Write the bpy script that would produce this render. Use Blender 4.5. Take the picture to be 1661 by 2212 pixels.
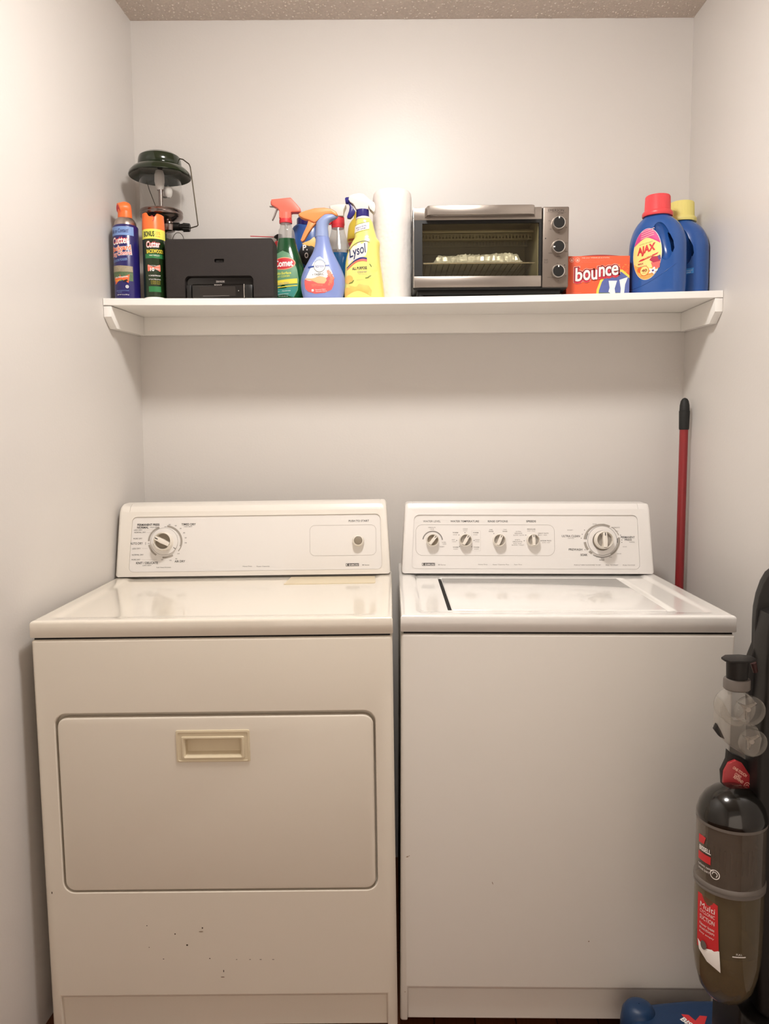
import bpy, bmesh, math, random
from mathutils import Vector, Matrix
random.seed(7)
PI = math.pi
for o in list(bpy.data.objects): bpy.data.objects.remove(o)
SC = bpy.context.scene
COL = SC.collection

# ---------------------------------------------------------------- camera
F_PX, IW, IH = 1700.87, 1661.0, 2212.0
CAM = Vector((0.72463, -2.30732, 1.27945)); YAW, PITCH, ROLL = -0.01002, -0.09323, -0.00688
cyw, syw, cp, sp, cr, sr = math.cos(YAW), math.sin(YAW), math.cos(PITCH), math.sin(PITCH), math.cos(ROLL), math.sin(ROLL)
FWD = Vector((syw*cp, cyw*cp, sp)); RT0 = Vector((cyw, -syw, 0)); UP0 = RT0.cross(FWD)
RT = RT0*cr + UP0*sr; UP = -RT0*sr + UP0*cr
cd = bpy.data.cameras.new('camera'); cam = bpy.data.objects.new('camera', cd); COL.objects.link(cam)
cam.matrix_world = Matrix(((RT.x, UP.x, -FWD.x, CAM.x), (RT.y, UP.y, -FWD.y, CAM.y), (RT.z, UP.z, -FWD.z, CAM.z), (0, 0, 0, 1)))
cd.sensor_fit = 'VERTICAL'; cd.sensor_height = 36.0; cd.lens = F_PX/IH*36.0; cd.clip_start = 0.02
SC.camera = cam
# ---------------------------------------------------------------- world, exposure, lamp settings
w = bpy.data.worlds.new('world'); SC.world = w; w.use_nodes = True
w.node_tree.nodes['Background'].inputs[0].default_value = (0.6, 0.57, 0.53, 1)
w.node_tree.nodes['Background'].inputs[1].default_value = 0.15
SC.view_settings.view_transform = 'Standard'; SC.view_settings.look = 'None'
SC.view_settings.gamma = 1.0; SC.view_settings.use_curve_mapping = False
SC.view_settings.exposure = 0.0
LAMP_POS = (0.75, -1.06); LAMP_STRENGTH = 118.0; LAMP_COLOR = (1.0, 0.965, 0.925)
ROOM_Y = -3.0
fl = bpy.data.lights.new('room_fill', 'AREA'); fl.shape = 'RECTANGLE'; fl.size = 1.5; fl.size_y = 1.3; fl.energy = 6.8; fl.color = (1.0, 0.84, 0.70)  # added soft warm fill without a fixture, brightens the machine fronts
flo = bpy.data.objects.new('room_fill', fl); COL.objects.link(flo); flo.location = (0.85, -2.62, 0.72); flo.rotation_euler = (PI/2, 0, math.radians(22))

# ---------------------------------------------------------------- helpers: colour and materials
def lin(c):
    if isinstance(c, str):
        c = c.lstrip('#'); c = [int(c[i:i+2], 16)/255 for i in (0, 2, 4)]
    return tuple((x/12.92 if x <= 0.04045 else ((x+0.055)/1.055)**2.4) for x in c[:3]) + (1.0,)
MATS = {}
def mat(name, color, rough=0.5, metal=0.0, coat=0.0, var=0.04, vscale=30.0, bump=0.0, bscale=200.0, trans=0.0, spec=0.5, emit=None, es=0.0, ior=1.45, sss=0.0):
    m = bpy.data.materials.new(name); m.use_nodes = True; nt = m.node_tree; b = nt.nodes['Principled BSDF']
    c = lin(color)
    tc = nt.nodes.new('ShaderNodeTexCoord'); nz = nt.nodes.new('ShaderNodeTexNoise'); nz.inputs['Scale'].default_value = vscale; nz.inputs['Detail'].default_value = 3
    nt.links.new(tc.outputs['Object'], nz.inputs['Vector'])
    mx = nt.nodes.new('ShaderNodeMix'); mx.data_type = 'RGBA'
    mx.inputs[6].default_value = tuple(x*(1-var) for x in c[:3]) + (1,); mx.inputs[7].default_value = tuple(min(1, x*(1+var)) for x in c[:3]) + (1,)
    nt.links.new(nz.outputs['Fac'], mx.inputs[0]); nt.links.new(mx.outputs[2], b.inputs['Base Color'])
    b.inputs['Roughness'].default_value = rough; b.inputs['Metallic'].default_value = metal
    b.inputs['Coat Weight'].default_value = coat; b.inputs['Coat Roughness'].default_value = 0.08
    b.inputs['Specular IOR Level'].default_value = spec; b.inputs['Transmission Weight'].default_value = trans; b.inputs['IOR'].default_value = ior
    if sss: b.inputs['Subsurface Weight'].default_value = sss; b.inputs['Subsurface Radius'].default_value = (0.01, 0.01, 0.01)
    if emit: b.inputs['Emission Color'].default_value = lin(emit) if isinstance(emit, str) else tuple(emit)+(1,); b.inputs['Emission Strength'].default_value = es
    if bump:
        n2 = nt.nodes.new('ShaderNodeTexNoise'); n2.inputs['Scale'].default_value = bscale; n2.inputs['Detail'].default_value = 4
        bp = nt.nodes.new('ShaderNodeBump'); bp.inputs['Strength'].default_value = bump; bp.inputs['Distance'].default_value = 0.002
        nt.links.new(tc.outputs['Object'], n2.inputs['Vector']); nt.links.new(n2.outputs['Fac'], bp.inputs['Height']); nt.links.new(bp.outputs['Normal'], b.inputs['Normal'])
    MATS[name] = m; return m
def thin_glass(name, tint, refl_rough=0.03, ior=1.45, haze=0.0, hazecol=(0.6, 0.6, 0.6)):
    m = bpy.data.materials.new(name); m.use_nodes = True; nt = m.node_tree; nt.nodes.clear()
    out = nt.nodes.new('ShaderNodeOutputMaterial'); tr = nt.nodes.new('ShaderNodeBsdfTransparent'); tr.inputs[0].default_value = tuple(tint)+(1,)
    gl = nt.nodes.new('ShaderNodeBsdfGlossy'); gl.inputs['Roughness'].default_value = refl_rough; gl.inputs[0].default_value = (1, 1, 1, 1)
    lw = nt.nodes.new('ShaderNodeLayerWeight'); lw.inputs[0].default_value = 0.5; pw = nt.nodes.new('ShaderNodeMath'); pw.operation = 'POWER'; pw.inputs[1].default_value = 3.5; nt.links.new(lw.outputs['Facing'], pw.inputs[0])
    fr = nt.nodes.new('ShaderNodeMath'); fr.operation = 'MULTIPLY_ADD'; fr.inputs[1].default_value = 0.7; fr.inputs[2].default_value = ((ior-1)/(ior+1))**2; nt.links.new(pw.outputs[0], fr.inputs[0])
    mx = nt.nodes.new('ShaderNodeMixShader'); base = tr
    if haze:
        df = nt.nodes.new('ShaderNodeBsdfDiffuse'); df.inputs[0].default_value = tuple(hazecol)+(1,)
        nz = nt.nodes.new('ShaderNodeTexNoise'); nz.inputs['Scale'].default_value = 40; tc = nt.nodes.new('ShaderNodeTexCoord'); nt.links.new(tc.outputs['Object'], nz.inputs['Vector'])
        mr = nt.nodes.new('ShaderNodeMapRange'); mr.inputs[3].default_value = haze*0.8; mr.inputs[4].default_value = haze*1.2; nt.links.new(nz.outputs['Fac'], mr.inputs[0])
        m2 = nt.nodes.new('ShaderNodeMixShader'); nt.links.new(mr.outputs[0], m2.inputs[0]); nt.links.new(tr.outputs[0], m2.inputs[1]); nt.links.new(df.outputs[0], m2.inputs[2]); base = m2
    nt.links.new(fr.outputs[0], mx.inputs[0]); nt.links.new(base.outputs[0], mx.inputs[1]); nt.links.new(gl.outputs[0], mx.inputs[2]); nt.links.new(mx.outputs[0], out.inputs[0])
    MATS[name] = m; return m

mat('wall_paint', '#d9d4cf', 0.385, var=0.012, vscale=3, bump=0.12, bscale=160, spec=0.5)
mat('ceiling_popcorn', '#d0c3b8', 0.95, var=0.16, vscale=140, bump=1.0, bscale=170)
mat('shelf_paint', '#f6f3ee', 0.4, var=0.02, vscale=12, bump=0.05, bscale=90)
mat('enamel_dryer', '#eee6d8', 0.14, coat=0.7, var=0.012, vscale=5, bump=0.02, bscale=60)
mat('enamel_washer', '#eeebe6', 0.14, coat=0.7, var=0.012, vscale=5, bump=0.02, bscale=60)
mat('front_dryer', '#e9e1d3', 0.36, var=0.012, vscale=5, bump=0.04, bscale=90); mat('front_washer', '#e6e1d9', 0.36, var=0.012, vscale=5, bump=0.04, bscale=90)
mat('panel_white', '#eae6e2', 0.28, var=0.01, vscale=6)
mat('panel_cream', '#ebe5dc', 0.28, var=0.01, vscale=6)
mat('cream_plastic', '#ddcfb2', 0.35, var=0.02)
mat('ink', '#3c3a38', 0.6); mat('ink_soft', '#8c8783', 0.6); mat('ink_line', '#bdb6b0', 0.6)
mat('knob_white', '#ece5da', 0.3); mat('knob_tan', '#8f8474', 0.4); mat('knob_grey', '#a49d94', 0.35)
mat('gap_shade', '#15110e', 0.8); mat('rubber_black', '#1a1918', 0.55, bump=0.1, bscale=300); mat('gloss_black', '#0e0d0c', 0.12, coat=0.5)  # near-black gap material paints the shade between machine parts
mat('chip', '#4a3a2c', 0.7); mat('smudge', '#9c8672', 0.7)

# ---------------------------------------------------------------- helpers: mesh builder
def ident(p): return p
class MB:
    def __init__(s): s.v = []; s.f = []; s.m = []; s.mats = []
    def mi(s, name):
        if name not in s.mats: s.mats.append(name)
        return s.mats.index(name)
    def add(s, vs, fs, m, fn=None):
        b = len(s.v); s.v += [tuple(fn(Vector(p))) if fn else tuple(p) for p in vs]; k = s.mi(m)
        for f in fs: s.f.append(tuple(b+i for i in f)); s.m.append(k)
    def bm(s, bm, m, fn=None):
        bm.verts.ensure_lookup_table(); bm.verts.index_update()
        s.add([v.co.copy() for v in bm.verts], [[v.index for v in f.verts] for f in bm.faces], m, fn); bm.free()
    def box(s, x0, x1, y0, y1, z0, z1, m, bev=0.0, seg=2, fn=None):
        b = bmesh.new(); bmesh.ops.create_cube(b, size=1.0)
        for v in b.verts: v.co = Vector(((x0+x1)/2+v.co.x*(x1-x0), (y0+y1)/2+v.co.y*(y1-y0), (z0+z1)/2+v.co.z*(z1-z0)))
        if bev: bmesh.ops.bevel(b, geom=list(b.edges), offset=bev, segments=seg, affect='EDGES', profile=0.5)
        s.bm(b, m, fn); return s
    def prism(s, pts, d0, d1, m, bev=0.0, seg=2, axis='y', fn=None):
        """pts: outline in (x,z); extruded along y (axis 'y'), or pts (y,z) along x (axis 'x'), or (x,y) along z."""
        def P(a, b_, d): return Vector((a, d, b_)) if axis == 'y' else (Vector((d, a, b_)) if axis == 'x' else Vector((a, b_, d)))
        b = bmesh.new(); A = [b.verts.new(P(p[0], p[1], d0)) for p in pts]; B = [b.verts.new(P(p[0], p[1], d1)) for p in pts]
        b.faces.new(A); b.faces.new(list(reversed(B))); n = len(pts)
        for i in range(n): b.faces.new((A[i], B[i], B[(i+1) % n], A[(i+1) % n]))
        bmesh.ops.recalc_face_normals(b, faces=b.faces)
        if bev:
            caps = [e for e in b.edges if (e.verts[0] in A and e.verts[1] in A) or (e.verts[0] in B and e.verts[1] in B)]
            bmesh.ops.bevel(b, geom=caps, offset=bev, segments=seg, affect='EDGES', profile=0.5, clamp_overlap=True)
        s.bm(b, m, fn); return s
    def lathe(s, prof, m, n=32, c=(0, 0, 0), sy=1.0, fn=None, caps=True):
        vs = []; fs = []
        for (r, z) in prof:
            for i in range(n):
                a = 2*PI*i/n; vs.append((c[0]+r*math.cos(a), c[1]+r*sy*math.sin(a), c[2]+z))
        for j in range(len(prof)-1):
            for i in range(n):
                k = (i+1) % n; fs.append((j*n+i, j*n+k, (j+1)*n+k, (j+1)*n+i))
        if caps: fs.append(tuple(range(n-1, -1, -1))); fs.append(tuple((len(prof)-1)*n+i for i in range(n)))
        s.add(vs, fs, m, fn); return s
    def loft(s, secs, m, n=48, e=2.0, fn=None, caps=True):
        """secs: (z, cx, a, b[, cy]) super-ellipse rings"""
        vs = []; fs = []
        for q in secs:
            z, cx, a, b = q[:4]; cy_ = q[4] if len(q) > 4 else 0.0
            for i in range(n):
                t = 2*PI*i/n; c_, s_ = math.cos(t), math.sin(t)
                vs.append((cx+a*math.copysign(abs(c_)**(2/e), c_), cy_+b*math.copysign(abs(s_)**(2/e), s_), z))
        for j in range(len(secs)-1):
            for i in range(n):
                k = (i+1) % n; fs.append((j*n+i, j*n+k, (j+1)*n+k, (j+1)*n+i))
        if caps: fs.append(tuple(range(n-1, -1, -1))); fs.append(tuple((len(secs)-1)*n+i for i in range(n)))
        s.add(vs, fs, m, fn); return s
    def tube(s, pts, r, m, n=10, closed=False, fn=None):
        P = [Vector(p) for p in pts]; vs = []; fs = []; N = len(P)
        rr = r if isinstance(r, (list, tuple)) else [r]*N
        prev = None
        for i, p in enumerate(P):
            if closed: t = (P[(i+1) % N]-P[i-1]).normalized()
            else: t = (P[min(i+1, N-1)]-P[max(i-1, 0)]).normalized()
            if prev is None:
                u = t.orthogonal().normalized()
            else:
                u = (prev-t*prev.dot(t)).normalized()
            prev = u; w_ = t.cross(u)
            for k in range(n):
                a = 2*PI*k/n; vs.append(p+(u*math.cos(a)+w_*math.sin(a))*rr[i])
        for j in range(N if closed else N-1):
            for k in range(n):
                q = (k+1) % n; j2 = (j+1) % N; fs.append((j*n+k, j*n+q, j2*n+q, j2*n+k))
        if not closed: fs.append(tuple(range(n-1, -1, -1))); fs.append(tuple((N-1)*n+k for k in range(n)))
        s.add(vs, fs, m, fn); return s
    def patch(s, pts, mp, off, m, rings=5):
        """star-shaped flat shape given as (x,z) outline, laid on surface mp(x,z,off)"""
        cx = sum(p[0] for p in pts)/len(pts); cz = sum(p[1] for p in pts)/len(pts); n = len(pts)
        vs = [mp(cx, cz, off)]; fs = []
        for r in range(1, rings+1):
            for p in pts: vs.append(mp(cx+(p[0]-cx)*r/rings, cz+(p[1]-cz)*r/rings, off))
        for i in range(n): fs.append((0, 1+i, 1+(i+1) % n))
        for r in range(rings-1):
            for i in range(n):
                k = (i+1) % n; fs.append((1+r*n+i, 1+(r+1)*n+i, 1+(r+1)*n+k, 1+r*n+k))
        s.add(vs, fs, m); return s
    def rect(s, x0, x1, z0, z1, mp, off, m, nx=8, nz=4, sk=0.0):
        vs = []; fs = []
        for j in range(nz+1):
            for i in range(nx+1):
                x = x0+(x1-x0)*i/nx; vs.append(mp(x, z0+(z1-z0)*j/nz+sk*(x-x0), off))
        for j in range(nz):
            for i in range(nx): a = j*(nx+1)+i; fs.append((a, a+1, a+nx+2, a+nx+1))
        s.add(vs, fs, m); return s
    def ring(s, cx, cz, rx, rz, w_, mp, off, m, a0=0, a1=360, n=48):
        vs = []; fs = []; full = abs(a1-a0) >= 360
        for i in range(n+1):
            a = math.radians(a0+(a1-a0)*i/n)
            for k in (0, 1):
                q = k*w_; vs.append(mp(cx+(rx-q)*math.cos(a), cz+(rz-q)*math.sin(a), off))
        for i in range(n): fs.append((2*i, 2*i+1, 2*i+3, 2*i+2))
        s.add(vs, fs, m); return s
    def text(s, body, x, z, w_, h, mp, off, m, bold=0.0, shear=0.0, rot=0.0, arc=0.0, align='C', res=3):
        """text fitted in a w_ x h box centred (or left-aligned) at x, z; w_ may be None to keep the letter shape"""
        key = (body, bold, shear, res); 
        if key not in TXT:
            cu = bpy.data.curves.new('t', 'FONT'); cu.body = body; cu.offset = bold; cu.shear = shear; cu.resolution_u = res
            ob = bpy.data.objects.new('t', cu); COL.objects.link(ob)
            dg = bpy.context.evaluated_depsgraph_get(); me = bpy.data.meshes.new_from_object(ob.evaluated_get(dg))
            TXT[key] = ([v.co.copy() for v in me.vertices], [tuple(p.vertices) for p in me.polygons])
            bpy.data.objects.remove(ob); bpy.data.curves.remove(cu); bpy.data.meshes.remove(me)
        vs, fs = TXT[key]
        if not vs: return s
        x0 = min(v.x for v in vs); x1 = max(v.x for v in vs); y0 = min(v.y for v in vs); y1 = max(v.y for v in vs)
        kz = h/max(y1-y0, 1e-6); kx = kz if w_ is None else w_/max(x1-x0, 1e-6); out = []
        ca, sa = math.cos(rot), math.sin(rot)
        for v in vs:
            px = (v.x-(x0+x1)/2)*kx if align == 'C' else (v.x-x0)*kx
            pz = (v.y-(y0+y1)/2)*kz + arc*px*px
            out.append(mp(x+px*ca-pz*sa, z+px*sa+pz*ca, off))
        s.add(out, fs, m); return s
    def build(s, name, parent=None, sharp=35, loc=None):
        me = bpy.data.meshes.new(name); me.from_pydata([tuple(v) for v in s.v], [], s.f)
        for n in s.mats: me.materials.append(MATS[n])
        me.polygons.foreach_set('material_index', s.m); me.polygons.foreach_set('use_smooth', [True]*len(s.f))
        me.update(); me.validate()
        me.set_sharp_from_angle(angle=math.radians(sharp))
        o = bpy.data.objects.new(name, me); COL.objects.link(o)
        if parent: o.parent = parent
        if loc: o.location = loc
        return o
TXT = {}
def fixn(o):
    b = bmesh.new(); b.from_mesh(o.data); bmesh.ops.recalc_face_normals(b, faces=b.faces); b.to_mesh(o.data); b.free()
def cut(o, cutters, sharp=35):
    """subtract the cutter meshes from o (both in the same local space) and bake the result"""
    fixn(o); tmp = []
    for c in cutters:
        me = c.build('cutter'); fixn(me); tmp.append(me); md = o.modifiers.new('b', 'BOOLEAN'); md.operation = 'DIFFERENCE'; md.object = me; md.solver = 'EXACT'
    par = o.parent; o.parent = None
    dg = bpy.context.evaluated_depsgraph_get(); dg.update()
    new = bpy.data.meshes.new_from_object(o.evaluated_get(dg)); o.modifiers.clear(); old = o.data; o.data = new; new.name = o.name
    o.parent = par
    for t in tmp: bpy.data.objects.remove(t)
    o.data.polygons.foreach_set('use_smooth', [True]*len(o.data.polygons)); o.data.set_sharp_from_angle(angle=math.radians(sharp))
    return o
def tag(o, label, cat, group=None, kind=None):
    o['label'] = label; o['category'] = cat
    if group: o['group'] = group
    if kind: o['kind'] = kind
    return o
def thing(name, label, cat, loc=(0, 0, 0), rz=0.0, group=None, rot=None):
    o = bpy.data.objects.new(name, None); COL.objects.link(o); o.location = loc; o.rotation_euler = rot if rot else (0, 0, rz); o.empty_display_size = 0.05
    return tag(o, label, cat, group)
def struct(o, label=None):
    o['kind'] = 'structure'
    if label: o['label'] = label
    return o
def rrect(x0, x1, z0, z1, r, n=6):
    out = []
    for cx, cz, a in ((x1-r, z1-r, 0), (x0+r, z1-r, 90), (x0+r, z0+r, 180), (x1-r, z0+r, 270)):
        for i in range(n+1):
            t = math.radians(a+90*i/n); out.append((cx+r*math.cos(t), cz+r*math.sin(t)))
    return out
def ell(cx, cz, rx, rz, n=40, rot=0.0):
    c_, s_ = math.cos(rot), math.sin(rot)
    return [(cx+rx*math.cos(2*PI*i/n)*c_-rz*math.sin(2*PI*i/n)*s_, cz+rx*math.cos(2*PI*i/n)*s_+rz*math.sin(2*PI*i/n)*c_) for i in range(n)]
def rotfn(pivot, axis, ang):
    M = Matrix.Translation(pivot) @ Matrix.Rotation(ang, 4, axis) @ Matrix.Translation(-Vector(pivot)); return lambda p: M @ p
def lerp_secs(secs, z):
    if z <= secs[0][0]: return secs[0]
    for A, B in zip(secs, secs[1:]):
        if A[0] <= z <= B[0]:
            t = (z-A[0])/max(B[0]-A[0], 1e-9); return tuple(a+(b-a)*t for a, b in zip(A, B))
    return secs[-1]
def smooth_secs(secs, k=4):
    """Catmull-Rom refinement of loft sections"""
    out = []; n = len(secs)
    for i in range(n-1):
        p0, p1, p2, p3 = secs[max(i-1, 0)], secs[i], secs[i+1], secs[min(i+2, n-1)]
        for j in range(k):
            t = j/k; out.append(tuple(0.5*((2*b)+(-a+c)*t+(2*a-5*b+4*c-d)*t*t+(-a+3*b-3*c+d)*t**3) for a, b, c, d in zip(p0, p1, p2, p3)))
    out.append(secs[-1]); return out
def front_of(secs, e=2.0):
    """surface mapping onto the -y side of a loft"""
    def mp(x, z, off):
        q = lerp_secs(secs, z); a, b = q[2], q[3]; cy_ = q[4] if len(q) > 4 else 0.0
        u = max(-0.985, min(0.985, (x-q[1])/a)); yy = b*(1-abs(u)**e)**(1/e)
        nx = u*b; ny = (1-u*u)**0.5*a; L = math.hypot(nx, ny)
        return (q[1]+u*a+off*nx/L, cy_-yy-off*ny/L, z)
    return mp
def cyl(r, phi0=0.0):
    def mp(x, z, off):
        a = x/r+phi0; return ((r+off)*math.sin(a), -(r+off)*math.cos(a), z)
    return mp
def flat(y, sgn=-1):
    return lambda x, z, off: (x, y+sgn*off, z)

# ================================================================ THE ROOM
SL, SRW, XR = 0.03724/0.7, 0.00829/0.7, 1.56776
def xl_at(y, z=1.64): return SL*y-0.009+0.0045*z
def xr_at(y): return XR-SRW*y
CZ0, CZ1 = 2.4438, 2.4341
mat('floor_wood', '#6b3d22', 0.35, coat=0.2, var=0.25, vscale=6)
def wood_nodes(m):
    nt = m.node_tree; b = nt.nodes['Principled BSDF']; tc = nt.nodes.new('ShaderNodeTexCoord'); mp_ = nt.nodes.new('ShaderNodeMapping')
    mp_.inputs['Rotation'].default_value = (0, 0, PI/2); mp_.inputs['Scale'].default_value = (1, 1, 1)
    br = nt.nodes.new('ShaderNodeTexBrick'); br.inputs['Color1'].default_value = lin('#7c4526'); br.inputs['Color2'].default_value = lin('#5d321b'); br.inputs['Mortar'].default_value = lin('#2a150b')
    br.inputs['Scale'].default_value = 1.0; br.inputs['Brick Width'].default_value = 0.9; br.inputs['Row Height'].default_value = 0.09; br.inputs['Mortar Size'].default_value = 0.0015
    nt.links.new(tc.outputs['Object'], mp_.inputs[0]); nt.links.new(mp_.outputs[0], br.inputs['Vector'])
    wv = nt.nodes.new('ShaderNodeTexNoise'); m2 = nt.nodes.new('ShaderNodeMapping'); m2.inputs['Scale'].default_value = (60, 4, 4); nt.links.new(tc.outputs['Object'], m2.inputs[0]); nt.links.new(m2.outputs[0], wv.inputs['Vector'])
    mx = nt.nodes.new('ShaderNodeMix'); mx.data_type = 'RGBA'; mx.blend_type = 'MULTIPLY'; mx.inputs[0].default_value = 0.5
    nt.links.new(br.outputs['Color'], mx.inputs[6]); nt.links.new(wv.outputs['Fac'], mx.inputs[7]); nt.links.new(mx.outputs[2], b.inputs['Base Color'])
wood_nodes(MATS['floor_wood'])
T = 0.1
def slab(name, quad, d, m, label):
    """a wall slab: quad of four points, thickened along d"""
    a = MB(); A = [Vector(p) for p in quad]; B = [p+Vector(d) for p in A]
    a.add(A+B, [(0, 1, 2, 3), (7, 6, 5, 4), (0, 4, 5, 1), (1, 5, 6, 2), (2, 6, 7, 3), (3, 7, 4, 0)], m)
    o = a.build(name); fixn(o); return struct(o, label)
HX = 2.46
XLf, XRf = xl_at(ROOM_Y), xr_at(ROOM_Y)
slab('wall_back', [(-T, 0, 0), (XR+T, 0, 0), (XR+T, 0, HX), (-T, 0, HX)], (0, T, 0), 'wall_paint', 'off-white painted back wall of the laundry alcove')
slab('wall_left', [(xl_at(0, 0), 0, 0), (xl_at(ROOM_Y, 0), ROOM_Y, 0), (xl_at(ROOM_Y, HX), ROOM_Y, HX), (xl_at(0, HX), 0, HX)], (-T, 0, 0), 'wall_paint', 'off-white left wall beside the dryer')
slab('wall_right', [(XR, 0, 0), (XRf, ROOM_Y, 0), (XRf, ROOM_Y, HX), (XR, 0, HX)], (T, 0, 0), 'wall_paint', 'off-white right wall beside the washer')
slab('wall_front', [(XLf-T, ROOM_Y, 0), (XRf+T, ROOM_Y, 0), (XRf+T, ROOM_Y, HX), (XLf-T, ROOM_Y, HX)], (0, -T, 0), 'wall_paint', 'off-white wall across from the machines')
slab('floor', [(XLf-T, ROOM_Y-T, 0), (XRf+T, ROOM_Y-T, 0), (XRf+T, T, 0), (XLf-T, T, 0)], (0, 0, -T), 'floor_wood', 'brown wood floor')
dz = (CZ1-CZ0)/1.577
slab('ceiling', [(x, y, CZ0+dz*x) for x, y in ((XLf-T, ROOM_Y-T), (XRf+T, ROOM_Y-T), (XRf+T, T), (XLf-T, T))], (0, 0, T), 'ceiling_popcorn', 'grey-beige textured popcorn ceiling')
# popcorn blobs on the visible strip of ceiling
pc = MB()
for i in range(1500):
    x = random.uniform(0, XR); y = -random.uniform(0.0, 0.22)**1.0; r = random.uniform(0.0015, 0.0035); z = CZ0+dz*x
    pc.lathe([(r, 0.0005), (r*0.8, -r*0.4), (r*0.1, -r*0.7)], 'ceiling_popcorn', n=6, c=(x, y-0.004, z))
ce = pc.build('ceiling_texture'); ce.parent = bpy.data.objects['ceiling']; ce['kind'] = 'stuff'

# ---- ceiling lamp in front of the machines (above and just out of frame)
mat('lamp_glass', '#fff4e4', 0.4, emit=LAMP_COLOR, es=LAMP_STRENGTH)
mat('lamp_rim', '#d8d4cc', 0.35, metal=0.6)
lz = CZ0+dz*0.75
lamp = thing('ceiling_light', 'round flush dome ceiling light above the front of the machines', 'ceiling light', (LAMP_POS[0], LAMP_POS[1], lz))
MB().lathe([(0.15, 0.0), (0.15, -0.018), (0.135, -0.022), (0.02, -0.022)], 'lamp_rim', n=48).build('mounting_plate', lamp)
MB().lathe([(0.128, -0.022), (0.127, -0.04), (0.115, -0.062), (0.09, -0.08), (0.05, -0.09), (0.004, -0.093)], 'lamp_glass', n=48).build('glass_dome', lamp)

# ================================================================ SHELF
def zf(x):
    t = max(0, min(1, (x+0.0076)/1.5775)); return 1.6425*(1-t)*(1-2*t)+1.6393*4*t*(1-t)+1.6488*t*(2*t-1)
def zshelf(x, y): t = max(0, min(1, -y/0.2522)); return 1.6478*(1-t)+zf(x)*t
YF = -0.2522
shelf = thing('wall_shelf', 'long white painted wooden wall shelf above the washer and dryer', 'shelf', (0, 0, 0))
b = MB(); n = 24; vs = []; fs = []
for i in range(n+1):
    t = i/n
    xf = (xl_at(YF)+0.001)*(1-t)+(xr_at(YF)-0.001)*t; xb = 0.0*(1-t)+(XR-0.001)*t
    zt = zf(xf); e = 0.0012
    vs += [(xb, -0.0005, 1.6478), (xf, YF+e, zt), (xf, YF, zt-e), (xf, YF, zt-0.018+e), (xf, YF+e, zt-0.018), (xb, -0.0005, 1.6298)]
for i in range(n):
    for k in range(6): q = (k+1) % 6; fs.append((i*6+k, i*6+q, (i+1)*6+q, (i+1)*6+k))
fs += [(5, 4, 3, 2, 1, 0), tuple(n*6+k for k in range(6))]
b.add(vs, fs, 'shelf_paint'); o = b.build('shelf_board', shelf); fixn(o)
ct = 0.0205
b = MB(); b.box(0.001, XR-0.001, -0.0205, -0.0005, 1.578, 1.6293, 'shelf_paint', bev=0.001); o = b.build('back_cleat', shelf)
for side in (-1, 1):
    b = MB(); pts = [(-0.021, 1.6290), (-0.021, 1.577), (YF+0.035, 1.570), (YF+0.001, 1.596), (YF+0.001, 1.6225 if side < 0 else 1.6295)]
    def fnc(p, side=side):
        base = xl_at(p.y)+0.0006 if side < 0 else xr_at(p.y)-0.0006
        return Vector((base+(p.x if side < 0 else -p.x), p.y, p.z))
    b.prism(pts, 0.0, ct-0.001, 'shelf_paint', bev=0.0008, axis='x', fn=fnc); o = b.build('side_bracket', shelf); fixn(o)

# ================================================================ WASHER AND DRYER
def ray(u, v):
    return (FWD + RT*((u-IW/2)/F_PX) - UP*((v-IH/2)/F_PX))
class Frame:
    """flat face in a machine's own space: origin (0,y0,z0), leaning back by angle al"""
    def __init__(s, M, y0, z0, al): s.y0, s.z0, s.al = y0, z0, al; s.M = M; s.Mi = M.inverted()
    def mp(s, x, t, off): return Vector((x, s.y0+t*math.sin(s.al)-off*math.cos(s.al), s.z0+t*math.cos(s.al)+off*math.sin(s.al)))
    def P(s, u, v):
        """where the point the photo shows at (u,v) lies on this face"""
        c = s.Mi @ CAM; d = (s.Mi.to_3x3() @ ray(u, v)); n = Vector((0, -math.cos(s.al), math.sin(s.al))); o = Vector((0, s.y0, s.z0))
        p = c+d*((o-c).dot(n)/d.dot(n)); return p.x, (p-o).dot(Vector((0, math.sin(s.al), math.cos(s.al))))
def ss(x): x = max(0.0, min(1.0, x)); return x*x*(3-2*x)
def deck(W, D, ztop, zbot, zfun, m, nx=120, ny=60, R=0.0065):
    """top lid of a machine: height field with rounded edges and a skirt"""
    xs = [0, .0007, .002, .004, .0065, .0095]; xs = xs+[.0095+(W-.019)*i/nx for i in range(1, nx)]+[W-x for x in reversed(xs)]
    ys = [0, .0007, .002, .004, .0065, .0095]; ys = ys+[.0095+(D-.0095)*i/ny for i in range(1, ny+1)]
    b = MB(); vs = []; fs = []; N = len(xs)
    def edge(d): return 0 if d >= R else (R-math.sqrt(max(0, R*R-(R-d)**2)))
    for y in ys:
        for x in xs: vs.append((x, y, ztop-max(edge(x), edge(W-x), edge(y))-zfun(x, y)))
    for j in range(len(ys)-1):
        for i in range(N-1): a = j*N+i; fs.append((a, a+1, a+N+1, a+N))
    per = [i for i in range(N)]+[j*N+N-1 for j in range(1, len(ys))]+[(len(ys)-1)*N+i for i in range(N-2, -1, -1)]+[j*N for j in range(len(ys)-2, 0, -1)]
    base = len(vs); n = len(per)
    for k in (0, 1):
        for i in per:
            x, y, z = vs[i]; e = 0.0 if k == 0 else 0.002
            vs.append((min(max(x, e), W-e), max(y, e), zbot+(0.002 if k == 0 else 0)))
    for i in range(n):
        q = (i+1) % n; fs.append((per[i], base+i, base+q, per[q])); fs.append((base+i, base+n+i, base+n+q, base+q))
    fs.append(tuple(base+n+i for i in range(n)))
    b.add(vs, fs, m); return b
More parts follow.
